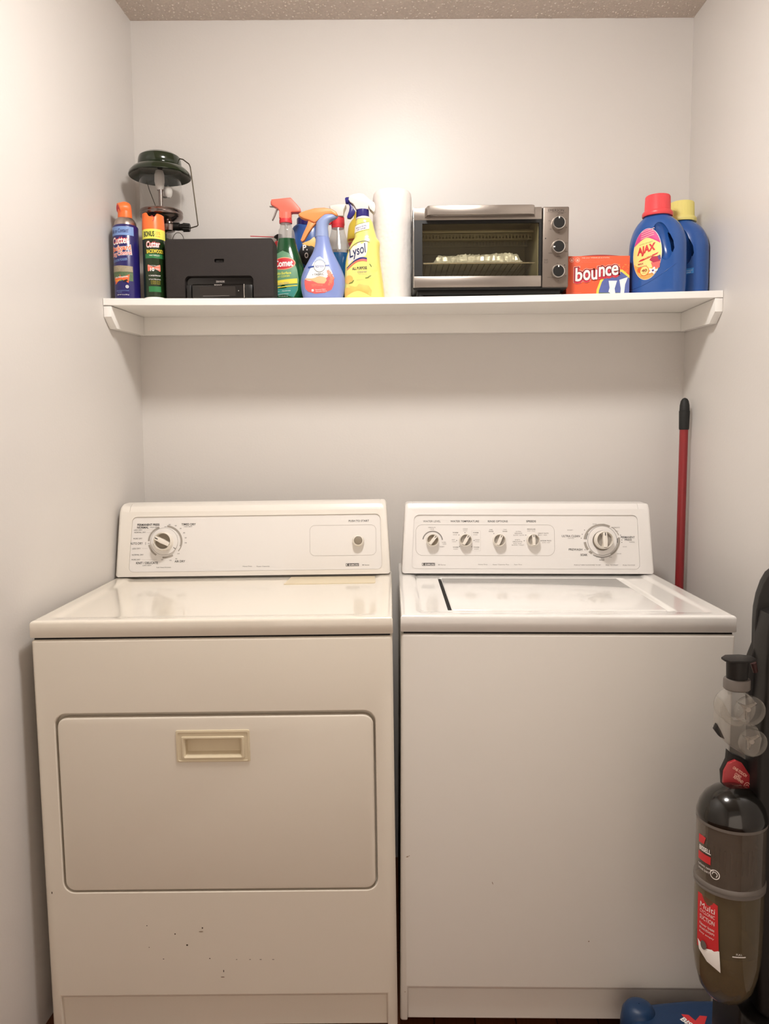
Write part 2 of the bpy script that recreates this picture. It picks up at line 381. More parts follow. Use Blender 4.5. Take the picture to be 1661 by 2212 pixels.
def console(b_name, root, W, fr, H, capm, panm, x_in=0.006, cap=(0.047, 0.047), pt=0.150, sl=(0.006, 0.006)):
    """control tower: leaning shell with end caps and an inset panel"""
    al = fr.al; s = MB(); ca, sa = math.cos(al), math.sin(al)
    prof = [fr.mp(0, 0, 0), fr.mp(0, 0.172, 0)]
    y0, z0 = prof[0].y, prof[0].z; yt, zt = prof[1].y, prof[1].z
    pts = [(y0, z0), (yt, zt), (yt+0.010, zt+0.014), (yt+0.028, z0+H), (yt+0.062, z0+H+0.001), (yt+0.085, z0+H-0.03), (yt+0.095, z0)]
    def taper(p):
        k = (p.z-z0)/H; return Vector((p.x+(W/2-p.x)/(W/2)*0.010*k, p.y, p.z))
    s.prism(pts, x_in, W-x_in, capm, bev=0.009, seg=4, axis='x', fn=taper)
    o = s.build(b_name, root, sharp=40)
    c = MB(); x0, x1 = cap[0], W-cap[1]
    c.prism(rrect(x0, x1, -0.05, pt, 0.014), -0.0, 0.1, capm, axis='y')
    c = MB(); pp = rrect(x0, x1, 0.012, pt, 0.013)
    A = [fr.mp(p[0]+(sl[0]*(p[1]/pt) if p[0] < W/2 else -sl[1]*(p[1]/pt)), p[1], 0.03) for p in pp]; Bq = [fr.mp(p[0]+(sl[0]*(p[1]/pt) if p[0] < W/2 else -sl[1]*(p[1]/pt)), p[1], -0.0035) for p in pp]; n = len(pp)
    c.add(A+Bq, [tuple(range(n)), tuple(range(2*n-1, n-1, -1))]+[(i, i+n, (i+1) % n+n, (i+1) % n) for i in range(n)], capm)
    # parting lines between the caps and the centre
    g = []
    for gx in (x0+0.004, x1-0.004):
        q = MB(); q.prism([(y0-.01, z0+H+.02), (y0-.01, z0-0.001), (y0+0.0012, z0-0.001), (y0+0.0012, z0+0.012), (yt-0.03, z0+.012), (yt-.03, zt-.02), (yt+0.0015, zt), (yt+0.0115, zt+0.013), (yt+0.029, z0+H-0.0014), (yt+0.07, z0+H-0.0004), (yt+0.07, z0+H+.02)], gx-0.0006, gx+0.0006, capm, axis='x'); g.append(q)
    cut(o, [c]+g)
    pn = MB(); pn.patch([(p[0]+(sl[0]*(p[1]/pt) if p[0] < W/2 else -sl[1]*(p[1]/pt)), p[1]) for p in rrect(x0+0.0008, x1-0.0008, 0.0128, pt-0.0008, 0.0122)], fr.mp, -0.0026, panm, rings=1)
    return o, pn
def off(mp, d): return lambda x, z, o: mp(x, z, o+d)
def knob(root, fr, x, t, r, ang, name='control_knob', hgt=0.016, insetm='knob_grey', baseoff=-0.0026, ratio=0.36):
    """round knob with a raised grip bar between two recessed lens shapes; ang is the bar's lean from upright"""
    def L(p): return fr.mp(x+p[0]*math.cos(ang)+p[1]*math.sin(ang), t-p[0]*math.sin(ang)+p[1]*math.cos(ang), baseoff+p[2])
    k = MB(); k.lathe([(r*1.0, 0), (r*1.0, hgt*0.55), (r*0.96, hgt*0.8), (r*0.88, hgt), (r*0.84, hgt*0.92), (r*0.80, hgt*0.55), (0.001, hgt*0.5)], 'knob_white', n=40, fn=lambda p: L(p))
    o = k.build(name, root); fixn(o)
    for sg in (-1, 1):
        q = MB(); pts = []
        a0 = ratio
        for i in range(15):
            a = math.radians(-62+124*i/14); pts.append((sg*(r*0.78*math.cos(a)), r*0.78*math.sin(a)))
        pts += [(sg*r*0.30, r*0.62), (sg*r*0.235, r*0.3), (sg*r*0.22, 0), (sg*r*0.235, -r*0.3), (sg*r*0.30, -r*0.62)]
        q.patch(pts, lambda a, b_, o_: L((a, b_, o_)), hgt*0.58, insetm, rings=2); q.build('grip_recess', o)
    g = MB(); g.prism([(-r*0.2, -r*0.82), (-r*0.26, 0), (-r*0.2, r*0.82), (r*0.2, r*0.82), (r*0.26, 0), (r*0.2, -r*0.82)], hgt*0.4, hgt*1.12, 'knob_white', bev=r*0.07, axis='z', fn=lambda p: L(p)); g.build('grip_bar', o)
    q = MB(); q.rect(-r*0.05, r*0.05, r*0.45, r*0.78, lambda a, b_, o_: L((a, b_, o_)), hgt*1.14, 'ink', 1, 1); q.build('pointer_mark', o)
    return o
def badge(b, fr, x, t, w_, h):
    mp = fr.mp
    b.rect(x-w_/2, x+w_/2, t-h/2, t+h/2, mp, -0.0022, 'ink', 4, 1)
    b.text('K', x-w_*0.40, t, w_*0.14, h*0.8, mp, -0.0018, 'panel_white', bold=0.02)
    b.text('ENMORE', x+w_*0.10, t+h*0.02, w_*0.74, h*0.55, mp, -0.0018, 'panel_white', bold=0.02)
    b.rect(x-w_*0.28, x+w_*0.46, t-h*0.42, t-h*0.34, mp, -0.0018, 'panel_white', 2, 1)

# ---------------------------------------------------------------- DRYER
DWd = 0.737
Md = Matrix.Translation((-0.00600, -0.74526, -0.0033)) @ Matrix.Rotation(0.00271, 4, 'Z') @ Matrix.Rotation(-0.0076, 4, 'Y')
dryer = thing('clothes_dryer', 'cream white dryer left of the washer, with wide drop door and one round dial', 'dryer')
dryer.matrix_world = Md
ffr = Frame(Md, 0.0, 0.0, 0.0)
def fp(u, v): return ffr.P(u, v)
cab = MB(); cab.box(0.001, DWd-0.001, 0.001, 0.555, 0.03, 0.8790, 'front_dryer', bev=0.006, seg=4)
o = cab.build('cabinet', dryer)
dx0, dx1, dz0, dz1 = 0.0400, 0.6985, 0.338, 0.7235
c1 = MB(); c1.prism(rrect(dx0, dx1, dz0, dz1, 0.024, 8), -0.02, 0.020, 'front_dryer')
c2 = MB(); c2.prism([(-0.01, -0.02), (-0.01, 0.108), (0.0, 0.108), (0.012, 0.098), (0.012, -0.02)], 0.022, DWd-0.022, 'front_dryer', axis='x')
cut(o, [c1, c2])
bv = o.modifiers.new('edge', 'BEVEL'); bv.width = 0.0022; bv.segments = 2; bv.limit_method = 'ANGLE'; bv.angle_limit = math.radians(40)
# chips and smudges in the enamel
ch = MB()
for u, v, rx, rz in [(317,2000,1.2,1.2),(378,2018,1.6,1.6),(404,2042,2.2,2.0),(434,2013,5,1.2),(437,2005,1.5,2),(322,2047,1,1),(353,2072,1.5,1),(453,2071,1.5,1.2),(511,2073,1.6,.7),(540,2073,2.2,.6),(563,2073,2.6,.6),(590,2073,2.8,.6),(481,2111,4.5,1.2),(112,1929,1.2,3),(483,2098,1,3),(849,2200,1,2)]:
    x, z = fp(u, v); k = 0.00096; yv = 0.0 if z > 0.11 else 0.012
    ch.patch(ell(x, z, rx*k, rz*k, 8), flat(yv+0.001), 0.0004, 'chip' if rx < 3 else 'smudge', rings=1)
ch.build('enamel_chips', dryer)['kind'] = 'stuff'
dr = MB(); g = 0.0042
dr.prism(rrect(dx0+g, dx1-g, dz0+0.0035, dz1-0.0085, 0.021, 8), 0.0012, 0.017, 'front_dryer', bev=0.004, seg=3)
door = dr.build('door', dryer)
hx0, hz1 = fp(379, 1578); hx1, hz0 = fp(541, 1645)
c = MB(); c.prism(rrect(hx0+0.012, hx1-0.012, hz0+0.008, hz1-0.012, 0.004), -0.02, 0.0155, 'front_dryer'); cut(door, [c])
hm = MB()  # recessed pull: frame, funnel walls and pocket
def ringloop(b, loops, m):
    n = len(loops[0]); vs = [p for L in loops for p in L]; fs = []
    for j in range(len(loops)-1):
        for i in range(n): k = (i+1) % n; fs.append((j*n+i, j*n+k, (j+1)*n+k, (j+1)*n+i))
    fs.append(tuple((len(loops)-1)*n+i for i in range(n))); b.add(vs, fs, m)
def rr3(x0, x1, z0, z1, r, y): return [(p[0], y, p[1]) for p in rrect(x0, x1, z0, z1, r, 3)]
ringloop(hm, [rr3(hx0, hx1, hz0, hz1, .003, .0014), rr3(hx0+.0005, hx1-.0005, hz0+.0005, hz1-.0005, .003, -.001), rr3(hx0+.004, hx1-.004, hz0+.003, hz1-.004, .003, -.0016), rr3(hx0+.005, hx1-.005, hz0+.004, hz1-.006, .003, -.0004),
  rr3(hx0+.011, hx1-.011, hz0+.007, hz1-.013, .003, -.0004), rr3(hx0+.012, hx1-.012, hz0+.008, hz1-.014, .003, -.0022), rr3(hx0+.0155, hx1-.0155, hz0+.010, hz1-.0165, .003, -.0026), rr3(hx0+.019, hx1-.019, hz0+.013, hz1-.020, .002, .001), rr3(hx0+.020, hx1-.020, hz0+.018, hz1-.021, .002, .0145)], 'cream_plastic')
o = hm.build('door_handle', door, sharp=25); fixn(o)
# lid
lidz, lidb = 0.918, 0.8832
def dz_d(x, y):
    s = min(x, DWd-x); h = 0.0035*ss((s-0.028)/0.022)
    return h*ss((y-0.018)/0.03)
deck(DWd, 0.56, lidz, lidb, dz_d, 'enamel_dryer').build('top_lid', dryer, sharp=50)
gs = MB(); gs.box(0.006, DWd-0.006, 0.006, 0.55, 0.874, 0.8845, 'gap_shade'); gs.build('seam_shade', dryer)  # black strip added to paint the shade in the seam under the lid
# lint screen cover let into the lid
dfr = Frame(Md, 0, 0.9146, PI/2)
def dp(u, v):
    c = Md.inverted() @ CAM; d = Md.inverted().to_3x3() @ ray(u, v); t = (0.9155-c.z)/d.z; p = c+d*t; return p.x, p.y
q = [dp(613, 1262), dp(811, 1259), dp(810, 1245), dp(629, 1247)]
ls = MB(); ls.prism(q, 0.9135, 0.9166, 'cream_plastic', bev=0.001, axis='z'); o = ls.build('lint_screen_cover', dryer); fixn(o)
# console
fd = Frame(Md, 0.492, 0.9215, math.atan2(0.030, 0.19))
con, pn = console('console', dryer, DWd, fd, 0.190, 'panel_cream', 'panel_white', x_in=0.003, cap=(0.0375, 0.0250), pt=0.159, sl=(0.011, 0.004))
mpc = lambda x, z, o_: fd.mp(x, z, -0.0026+0.0003+o_)
def T_(b, fr, txt, u, v, wpx, hpx, m='ink', bold=0.0, align='C', shear=0.0):
    x, t = fr.P(u, v); x2, _ = fr.P(u+wpx, v); _, t2 = fr.P(u, v-hpx)
    b.text(txt, x, t, (x2-x), (t2-t), lambda a, c_, o_: fr.mp(a, c_, -0.0023+o_), 0.0, m, bold=bold, align=align, shear=shear)
def Ln(b, fr, u0, v0, u1, v1, wpx, m='ink_line'):
    x0, t0 = fr.P(u0, v0); x1, t1 = fr.P(u1, v1); d = Vector((x1-x0, t1-t0)); n = Vector((-d.y, d.x)).normalized()*wpx*0.0005
    b.add([fr.mp(x0-n.x, t0-n.y, -0.0023), fr.mp(x1-n.x, t1-n.y, -0.0023), fr.mp(x1+n.x, t1+n.y, -0.0023), fr.mp(x0+n.x, t0+n.y, -0.0023)], [(0, 1, 2, 3)], m)
for txt, u, v, w_, h, bo in [('PERMANENT PRESS', 320, 1133.5, 48, 5, .03), ('NORMAL', 308, 1139.5, 25, 4.6, .03), ('HIGH HEAT', 333, 1139, 19, 2.4, 0), ('LESS DRY', 298, 1145, 18, 3, 0), ('NORMAL DRY', 302, 1150, 25, 3, 0), ('MORE DRY', 297, 1163.5, 19, 3, 0),
    ('AUTO DRY', 294, 1174, 27, 5, .01), ('LESS DRY', 294, 1185, 18, 3, 0), ('NORMAL DRY', 297, 1198.5, 25, 3, 0), ('MORE DRY', 293, 1209, 19, 3, 0), ('KNIT / DELICATE', 317, 1216, 47, 5, .02), ('LOW HEAT', 317, 1221.5, 19, 2.4, 0), ('Soft Heat Dryness', 353, 1226, 31, 3, 0),
    ('TIMED DRY', 407, 1132.5, 31, 4.6, .02), ('HIGH HEAT', 406, 1137.5, 18, 2.2, 0), ('AIR DRY', 388, 1212.5, 23, 4.6, .02), ('PUSH TO START', 775, 1125, 44, 4.4, .01),
    ('Heavy Duty', 534, 1223.5, 20, 2.8, 0), ('Super Capacity', 568, 1223.5, 28, 2.8, 0), ('80 Series', 790, 1220.3, 15, 2.6, 0),
    ('OFF', 357, 1138, 5, 2, 0), ('60', 366, 1133, 4, 2.4, 0), ('50', 379, 1135.5, 4, 2.4, 0), ('40', 389.5, 1141.5, 4, 2.4, 0), ('30', 397, 1151, 4, 2.4, 0), ('20', 400.5, 1161.5, 4, 2.4, 0), ('10', 400.5, 1172.5, 4, 2.4, 0), ('OFF', 385, 1196, 5, 2, 0), ('20', 380, 1207, 4, 2.4, 0), ('10', 367.5, 1210.5, 4, 2.4, 0), ('OFF', 350, 1209, 5, 2, 0), ('OFF', 320.5, 1174, 4, 2, 0)]:
    T_(pn, fd, txt, u, v, w_, h, 'ink', bo)
for a in [(309, 1144.5, 340, 1144.5), (316, 1150, 330, 1150), (306, 1184.8, 318, 1184.8), (305, 1209, 338, 1209)]: Ln(pn, fd, *a, .5)
Ln(pn, fd, 314, 1171, 314, 1177, .8, 'ink')
dcx, dct = fd.P(355.5, 1169.5)
px = 0.00119
mpr = lambda x, z, o_: fd.mp(x, z, -0.0023+o_)
pn.ring(dcx, dct, 39.5*px, 36.5*px, 4.6*px, mpr, 0, 'knob_grey', -20, 82)
pn.ring(dcx, dct, 39.5*px, 36.5*px, 2.2*px, mpr, 0, 'knob_grey', -38, -20)
pn.ring(dcx, dct, 38*px, 35*px, 4*px, mpr, 0, 'knob_grey', 110, 178)
pn.ring(dcx, dct, 38*px, 37.5*px, 4*px, mpr, 0, 'knob_grey', 192, 238)
pn.ring(dcx, dct, 38*px, 38*px, 4*px, mpr, 0, 'knob_grey', 262, 300)
x0, t0 = fd.P(669, 1201); x1, t1 = fd.P(812, 1133)
outl = rrect(x0, x1, t0, t1, 0.014, 8); ins = rrect(x0+.0006, x1-.0006, t0+.0006, t1-.0006, 0.0134, 8); n = len(outl)
pn.add([mpr(*p, 0) for p in outl]+[mpr(*p, 0) for p in ins], [(i, (i+1) % n, (i+1) % n+n, i+n) for i in range(n)], 'knob_grey')
bx, bt = fd.P(761, 1220); badge(pn, fd, bx, bt, 29*px, 6.4*px)
pn.build('control_panel', con)
sk = MB(); sk.lathe([(0.0365, 0), (0.0365, 0.004), (0.0355, 0.0055), (0.024, 0.006), (0.024, 0.001)], 'panel_white', n=56, fn=lambda p: fd.mp(dcx+p[0], dct+p[1], -0.0026+p[2]))
sk.ring(dcx, dct, 0.0362, 0.0362, 0.0012, lambda x, z, o_: fd.mp(x, z, 0.0033+o_), -0.0004, 'ink_soft'); sk.add([fd.mp(dcx+.0245, dct-.0155, .0036), fd.mp(dcx+.0305, dct-.020, .0036), fd.mp(dcx+.0300, dct-.0212, .0036), fd.mp(dcx+.0240, dct-.0167, .0036)], [(0, 1, 2, 3)], 'ink')
o = sk.build('dial_skirt', dryer); fixn(o)
knob(dryer, fd, dcx, dct, 0.0250, math.radians(-63), name='timer_dial', hgt=0.024, insetm='knob_tan', baseoff=0.001)
bx, bt = fd.P(774, 1168)
o = MB().lathe([(0.0155, 0), (0.0155, 0.008), (0.0145, 0.010), (0.0138, 0.016), (0.0125, 0.0175), (0.0112, 0.0175), (0.0108, 0.0145), (0.0005, 0.0145)], 'knob_white', n=36, fn=lambda p: fd.mp(bx+p[0], bt+p[1], -0.0026+p[2])).build('start_button', dryer); fixn(o)
o2 = MB().lathe([(0.0107, 0.014), (0.0105, 0.0165), (0.008, 0.0178), (0.0005, 0.018)], 'knob_tan', n=30, fn=lambda p: fd.mp(bx+p[0], bt+p[1]+0.0, -0.0026+p[2])).build('button_cap', o); fixn(o2)
for x in (0.05, DWd-0.05):
    for y in (0.08, 0.50): MB().lathe([(0.018, 0.0), (0.018, 0.012), (0.008, 0.014), (0.008, 0.035)], 'rubber_black', n=16, c=(x, y, 0.004 if x < .3 else 0.0)).build('leveling_foot', dryer)

# ---------------------------------------------------------------- WASHER
WWd = 0.686
Mw = Matrix.Translation((0.73374, -0.72116, 0.003)) @ Matrix.Rotation(-0.00033, 4, 'Z') @ Matrix.Rotation(0.0073, 4, 'Y')
washer = thing('washing_machine', 'white top-loading washing machine right of the dryer, with five control knobs', 'washing machine')
washer.matrix_world = Mw
cab = MB(); cab.box(0.001, WWd-0.001, 0.001, 0.675, 0.026, 0.8765, 'front_washer', bev=0.006, seg=4)
o = cab.build('cabinet', washer)
c2 = MB(); c2.prism([(-0.01, 0.050), (-0.01, 0.106), (0.0, 0.106), (0.006, 0.096), (0.006, 0.060), (0.0006, 0.050)], 0.017, WWd-0.017, 'front_washer', axis='x')
c2 = MB(); c2.prism([(-0.01, -0.02), (-0.01, 0.106), (0.0, 0.106), (0.011, 0.096), (0.011, -0.02)], 0.017, WWd-0.017, 'front_washer', axis='x')
cut(o, [c2])
bv = o.modifiers.new('edge', 'BEVEL'); bv.width = 0.0022; bv.segments = 2; bv.limit_method = 'ANGLE'; bv.angle_limit = math.radians(40)
wfr = Frame(Mw, 0, 0, 0); ch = MB()
for u, v, rx, rz in [(880,1851,3,1.4),(1064,1908,.8,3.4),(1272,2034,1.6,1.4),(875,2143,1,1.2),(884,1849,1,1)]:
    x, z = wfr.P(u, v); k = 0.00098; ch.patch(ell(x, z, rx*k, rz*k, 8, rot=.3), flat(0.001), 0.0004, 'smudge', rings=1)
ch.build('enamel_chips', washer)['kind'] = 'stuff'
wz, wb = 0.9157, 0.8808
def wp(u, v, z=0.9157):
    M = Mw.inverted(); c = M @ CAM; d = M.to_3x3() @ ray(u, v); t = (z-c.z)/d.z; p = c+d*t; return p.x, p.y
lx0 = 0.109; lx1 = 0.572; ly1 = 0.445; ly0 = 0.063
def dz_w(x, y):
    s = min(x, WWd-x); h = 0.0035*ss((s-0.030)/0.018)*ss((y-0.02)/0.03)
    # flat left field edge, groove along the lid's right side and behind it
    if y > ly0-0.01 and y < ly1+0.012:
        pass
    dl = x-(lx0-0.0035)
    if abs(dl) < 0.0045 and ly0 < y < ly1: h += 0.028*(1-ss((abs(dl)-0.0025)/0.0015))
    dr_ = x-(lx1+0.004)
    if -0.016 < dr_ < 0.014 and y < ly1+0.004: h += 0.007*(1-ss(abs(dr_+0.002)/0.013))*ss((y-ly0+0.012)/0.035)
    db = y-(ly1+0.004)
    if abs(db) < 0.006 and lx0 < x < lx1+0.006: h += 0.006*(1-ss(abs(db)/0.006))
    if abs(x-0.046) < 0.002 and y > 0.06: h += 0.0012
    return h
deck(WWd, 0.675, wz, wb, dz_w, 'enamel_washer', nx=320, ny=150).build('top_lid', washer, sharp=60)
ld = MB(); ld.box(lx0+0.001, lx1-0.006, ly0, ly1-0.001, wz-0.010, wz-0.0018, 'enamel_washer', bev=0.003, seg=3); ld.build('tub_door', washer)
gs = MB(); gs.box(0.006, WWd-0.006, 0.006, 0.665, 0.872, 0.882, 'gap_shade'); gs.build('seam_shade', washer)  # black filler, paints in the dark of the gap below the washer top
MB().box(lx0-0.0062, lx0-0.0006, ly0+.004, ly1-.002, wz-0.020, wz-0.0045, 'gap_shade').build('slot_shade', washer)  # black strip set in the lid slot to paint its shade
fw = Frame(Mw, 0.4827, 0.9190, math.atan2(0.030, 0.187))
con, pn = console('console', washer, WWd, fw, 0.184, 'panel_white', 'panel_white', x_in=0.007, cap=(0.0335, 0.045), pt=0.156, sl=(0.008, 0.006))
mpr = lambda x, z, o_: fw.mp(x, z, -0.0023+o_)
for txt, u, v, w_, h, bo in [('WATER LEVEL', 933, 1126, 38, 4.2, 0), ('WATER TEMPERATURE', 1004, 1126, 62, 4.2, .01), ('RINSE OPTIONS', 1075.5, 1126, 43, 4.2, .01), ('SPEEDS', 1147.5, 1126, 21, 4.2, .02),
    ('MEDIUM', 933, 1139.5, 15, 2.4, 0), ('LARGE', 933, 1143.3, 9, 2, 0), ('SUPER', 959, 1171.5, 9, 2.2, 0), ('LARGE', 960, 1175, 8, 2, 0), ('RESET', 955, 1181, 10, 2.2, 0),
    ('COLD', 1005, 1142.5, 10, 2.6, 0), ('COLD', 1005, 1146.5, 9, 2, 0), ('WARM', 983.5, 1150.5, 12, 2.6, .02), ('COLD', 983, 1155, 9, 2, 0), ('HOT', 979.5, 1166, 7, 2.6, 0), ('COLD', 981, 1170, 9, 2, 0), ('WARM', 984, 1182, 12, 2.6, .02), ('WARM', 984, 1186, 10, 2, 0),
    ('WARM', 1027.5, 1150.5, 12, 2.6, .02), ('COLD', 1027, 1155, 9, 2, 0), ('COLD', 1031, 1166, 10, 2.6, 0), ('COLD', 1031, 1170, 9, 2, 0), ('WARM', 1029, 1182, 12, 2.6, .02), ('WARM', 1029, 1186, 10, 2, 0),
    ('ONE', 1060.5, 1144, 7, 2.4, 0), ('RINSE', 1061, 1147.8, 10, 2.4, .02), ('TWO', 1091, 1144, 7, 2.4, 0), ('RINSE', 1091, 1147.8, 10, 2.4, .02),
    ('REGULAR', 1148, 1143, 18, 2.6, .02), ('FAST / FAST', 1148, 1147, 17, 2, 0), ('ULTRA', 1120, 1148, 12, 2.4, 0), ('DELICATE', 1120, 1152, 16, 2.4, .01), ('SLOW / SLOW', 1121, 1156, 24, 2.2, 0), ('HEAVY DUTY', 1174, 1152, 23, 2.5, .01), ('FAST / FAST', 1173, 1156, 18, 2, 0), ('KNITS', 1118, 1166, 11, 2.4, 0), ('DELICATE', 1118, 1170, 20, 2.4, .01), ('SLOW / SLOW', 1118, 1174, 18, 2.2, 0), ('SLOW / FAST', 1119, 1177.5, 27, 2.2, 0), ('PERM PRESS', 1181, 1168, 20, 2.5, .01), ('SLOW / FAST', 1180, 1172, 17, 2, 0),
    ('ULTRA CLEAN', 1233.5, 1158, 39, 4.6, .01), ('COTTON', 1233.5, 1162.7, 13, 2.2, 0), ('PREWASH', 1243.5, 1187, 29, 4.8, .01), ('SOAK', 1262, 1198.5, 15, 4.8, .02), ('PERMANENT', 1356.5, 1160.5, 30, 4.4, .01), ('PRESS', 1357.5, 1166, 15, 4.2, .01), ('SHORT', 1232, 1145, 12, 2.2, 0), ('RINSE', 1285, 1132, 9, 2.2, 0), ('SPIN', 1304, 1132.5, 6, 2.2, 0), ('KNIT/DELICATE', 1329.5, 1139.5, 19, 2.4, .01), ('OFF', 1333, 1147.5, 6, 2, 0), ('NORMAL', 1366, 1171, 12, 2.2, 0), ('SECOND', 1350, 1181, 9, 1.8, 0), ('RINSE', 1338, 1196, 9, 2.2, 0), ('SPIN', 1319, 1203.5, 6, 2.2, 0), ('SPIN', 1291, 1203, 6, 2.2, 0), ('END', 1302.5, 1206.3, 7, 2.4, 0), ('RINSE', 1300.5, 1209.7, 11, 2.6, .02),
    ('PUSH & TURN CLOCKWISE TO SET', 1269.5, 1220.5, 58, 2.8, 0), ('PULL TO START', 1322.5, 1220.8, 27, 2.8, 0), ('PUSH TO STOP', 1359, 1221, 26, 2.8, 0),
    ('Heavy Duty', 1043, 1219.5, 20, 2.8, 0), ('Super Capacity Plus', 1082, 1219.8, 35, 2.8, 0), ('Super Rinse', 1119.5, 1219.8, 17, 2.8, 0), ('80 Series', 954.5, 1220, 16, 2.6, 0)]:
    T_(pn, fw, txt, u, v, w_, h, 'ink' if h > 4 else 'ink_soft', bo)
x0, t0 = fw.P(898, 1200); x1, t1 = fw.P(1198, 1133.5)
outl = rrect(x0, x1, t0, t1, 0.018, 8); ins = rrect(x0+.0007, x1-.0007, t0+.0007, t1-.0007, 0.0173, 8); n = len(outl)
pn.add([mpr(*p, 0) for p in outl]+[mpr(*p, 0) for p in ins], [(i, (i+1) % n, (i+1) % n+n, i+n) for i in range(n)], 'knob_grey')
x0, t0 = fw.P(1019, 1190); x1, t1 = fw.P(1038, 1146)
outl = rrect(x0, x1, t0, t1, 0.002, 3); ins = rrect(x0+.0003, x1-.0003, t0+.0003, t1-.0003, 0.0018, 3); n = len(outl)
pn.add([mpr(*p, 0) for p in outl]+[mpr(*p, 0) for p in ins], [(i, (i+1) % n, (i+1) % n+n, i+n) for i in range(n)], 'ink_line')
for u, v in [(991.5, 1155.5), (1004.5, 1150.5), (986.5, 1167.5), (992.5, 1180.5), (1024, 1167.5), (1019, 1181), (1067, 1152.5), (1136, 1155.8), (1163.5, 1155.5), (1169, 1168), (1132.5, 1168), (1263, 1145), (1258, 1154), (1256, 1162.5), (1264, 1187.5), (1341, 1156), (1343.5, 1166.5), (1343.5, 1171.5)]:
    x, t = fw.P(u, v); pn.patch(ell(x, t, .0011, .0011, 8), mpr, 0, 'ink', rings=1)
bx, bt = fw.P(925.5, 1219); badge(pn, fw, bx, bt, 29*.00119, 6.4*.00119)
kx = 0.00122
x, t = fw.P(934.5, 1168); pn.ring(x, t, 0.0275, 0.0265, 0.003, mpr, 0, 'ink_soft', 5, 172)
bcx, bct = fw.P(1300.5, 1168)
for a0, a1, wd, m_ in [(62, 175, .0052, 'knob_grey'), (20, 55, .002, 'knob_grey'), (-60, 12, .0052, 'knob_grey'), (185, 215, .0065, 'knob_grey'), (222, 234, .006, 'knob_grey'), (240, 300, .002, 'ink_soft')]: pn.ring(bcx, bct, 0.0485, 0.0450, wd, mpr, 0, m_, a0, a1)
for a0, a1 in ((150, 175), (-8, 10)): pn.ring(bcx, bct, 0.0425, 0.0395, .0015, mpr, 0.0001, 'ink', a0, a1)
pn.build('control_panel', con)
sk = MB(); sk.lathe([(0.0395, 0), (0.0395, 0.004), (0.0385, 0.0055), (0.026, 0.006), (0.026, 0.0)], 'panel_white', n=56, fn=lambda p: fw.mp(bcx+p[0], bct+p[1], -0.0026+p[2]))
sk.ring(bcx, bct, 0.0392, 0.0392, 0.001, lambda x, z, o_: fw.mp(x, z, 0.0030+o_), 0, 'ink_soft'); o = sk.build('dial_skirt', washer); fixn(o)
o = MB().lathe([(0.0250, 0.003), (0.0250, 0.012), (0.0245, 0.0125), (0.001, 0.0125)], 'knob_tan', n=48, fn=lambda p: fw.mp(bcx+p[0], bct+p[1], -0.0026+p[2])).build('dial_collar', washer); fixn(o)
knob(washer, fw, bcx, bct+0.0015, 0.0240, math.radians(-2), name='cycle_dial', hgt=0.026, insetm='knob_grey', baseoff=0.006)
for (u, v, a) in ((934.5, 1167, 38), (1005.5, 1167, 30), (1078, 1167, 22), (1151, 1167, -3)):
    x, t = fw.P(u, v); knob(washer, fw, x, t, 0.0172, math.radians(a), hgt=0.018, insetm='knob_tan' if a > 35 else 'knob_grey')
for x in (0.05, WWd-0.05):
    for y in (0.07, 0.6): MB().lathe([(0.018, 0.0), (0.018, 0.010), (0.008, 0.012), (0.008, 0.03)], 'rubber_black', n=16, c=(x, y, -0.0022 if x < .3 else 0.0022)).build('leveling_foot', washer)

# ================================================================ THINGS ON THE SHELF
def on_shelf(name, label, cat, x, y, rz=0.0, group=None): return thing(name, label, cat, (x, y, zshelf(x, y)+0.0004), rz, group)
mat('orange_cap', '#ff7a3c', 0.35, var=0.01); mat('can_metal', '#b9aca3', 0.28, metal=0.9); mat('navy', '#241d63', 0.3, coat=0.3); mat('sky_label', '#7f9fd6', 0.35)
mat('white_ink', '#f6f2ee', 0.5); mat('red_ink', '#d4343c', 0.5); mat('lime', '#f2ee62', 0.4); mat('dark_green', '#1c3015', 0.3, coat=0.3); mat('mid_green', '#2f7a45', 0.35); mat('orange_ink', '#f5703c', 0.4); mat('peach_ink', '#ffb08a', 0.5)
mat('grass_label', '#5d7350', 0.4, var=0.5, vscale=220); mat('stone_label', '#a79a80', 0.4, var=0.35, vscale=260); mat('yellow_ink', '#f4e04c', 0.4); mat('salmon_ink', '#f2836a', 0.4); mat('black_ink', '#1b1a1c', 0.5)
# ---- fogger can
t = on_shelf('aerosol_can', 'tall navy blue aerosol can with curved orange spout cap, at the left wall', 'spray can', 0.0345, -0.205)
R_ = 0.0325
b = MB(); b.lathe([(R_-.003, 0), (R_, .002), (R_, .184), (R_-.001, .1865), (R_-.004, .189)], 'navy', n=48)
mp = cyl(R_, math.radians(-8))
b.rect(-.04, .036, .160, .182, mp, .0002, 'sky_label', 24, 3); b.text('Kills on Contact!', -.004, .171, .052, .010, mp, .0005, 'navy', bold=.01, shear=.15, rot=.04)
b.text('Cutter', -.001, .147, .050, .020, mp, .0003, 'red_ink', bold=.09, shear=.15, rot=.09); b.text('Cutter', -.001, .147, .048, .0185, mp, .0006, 'white_ink', bold=.025, shear=.15, rot=.09)
b.text('Backyard', .0, .126, .056, .018, mp, .0003, 'white_ink', bold=.10, rot=.09); b.text('Backyard', .0, .126, .053, .0165, mp, .0006, 'orange_ink', bold=.02, rot=.09)
b.text('Bug Control', .0, .113, .058, .015, mp, .00045, 'white_ink', bold=.10, rot=.09); b.text('Bug Control', .0, .113, .055, .0135, mp, .0007, 'red_ink', bold=.01, rot=.09)
b.text('OUTDOOR FOGGER', -.006, .0975, .046, .0062, mp, .0004, 'sky_label', bold=.02, rot=.12)
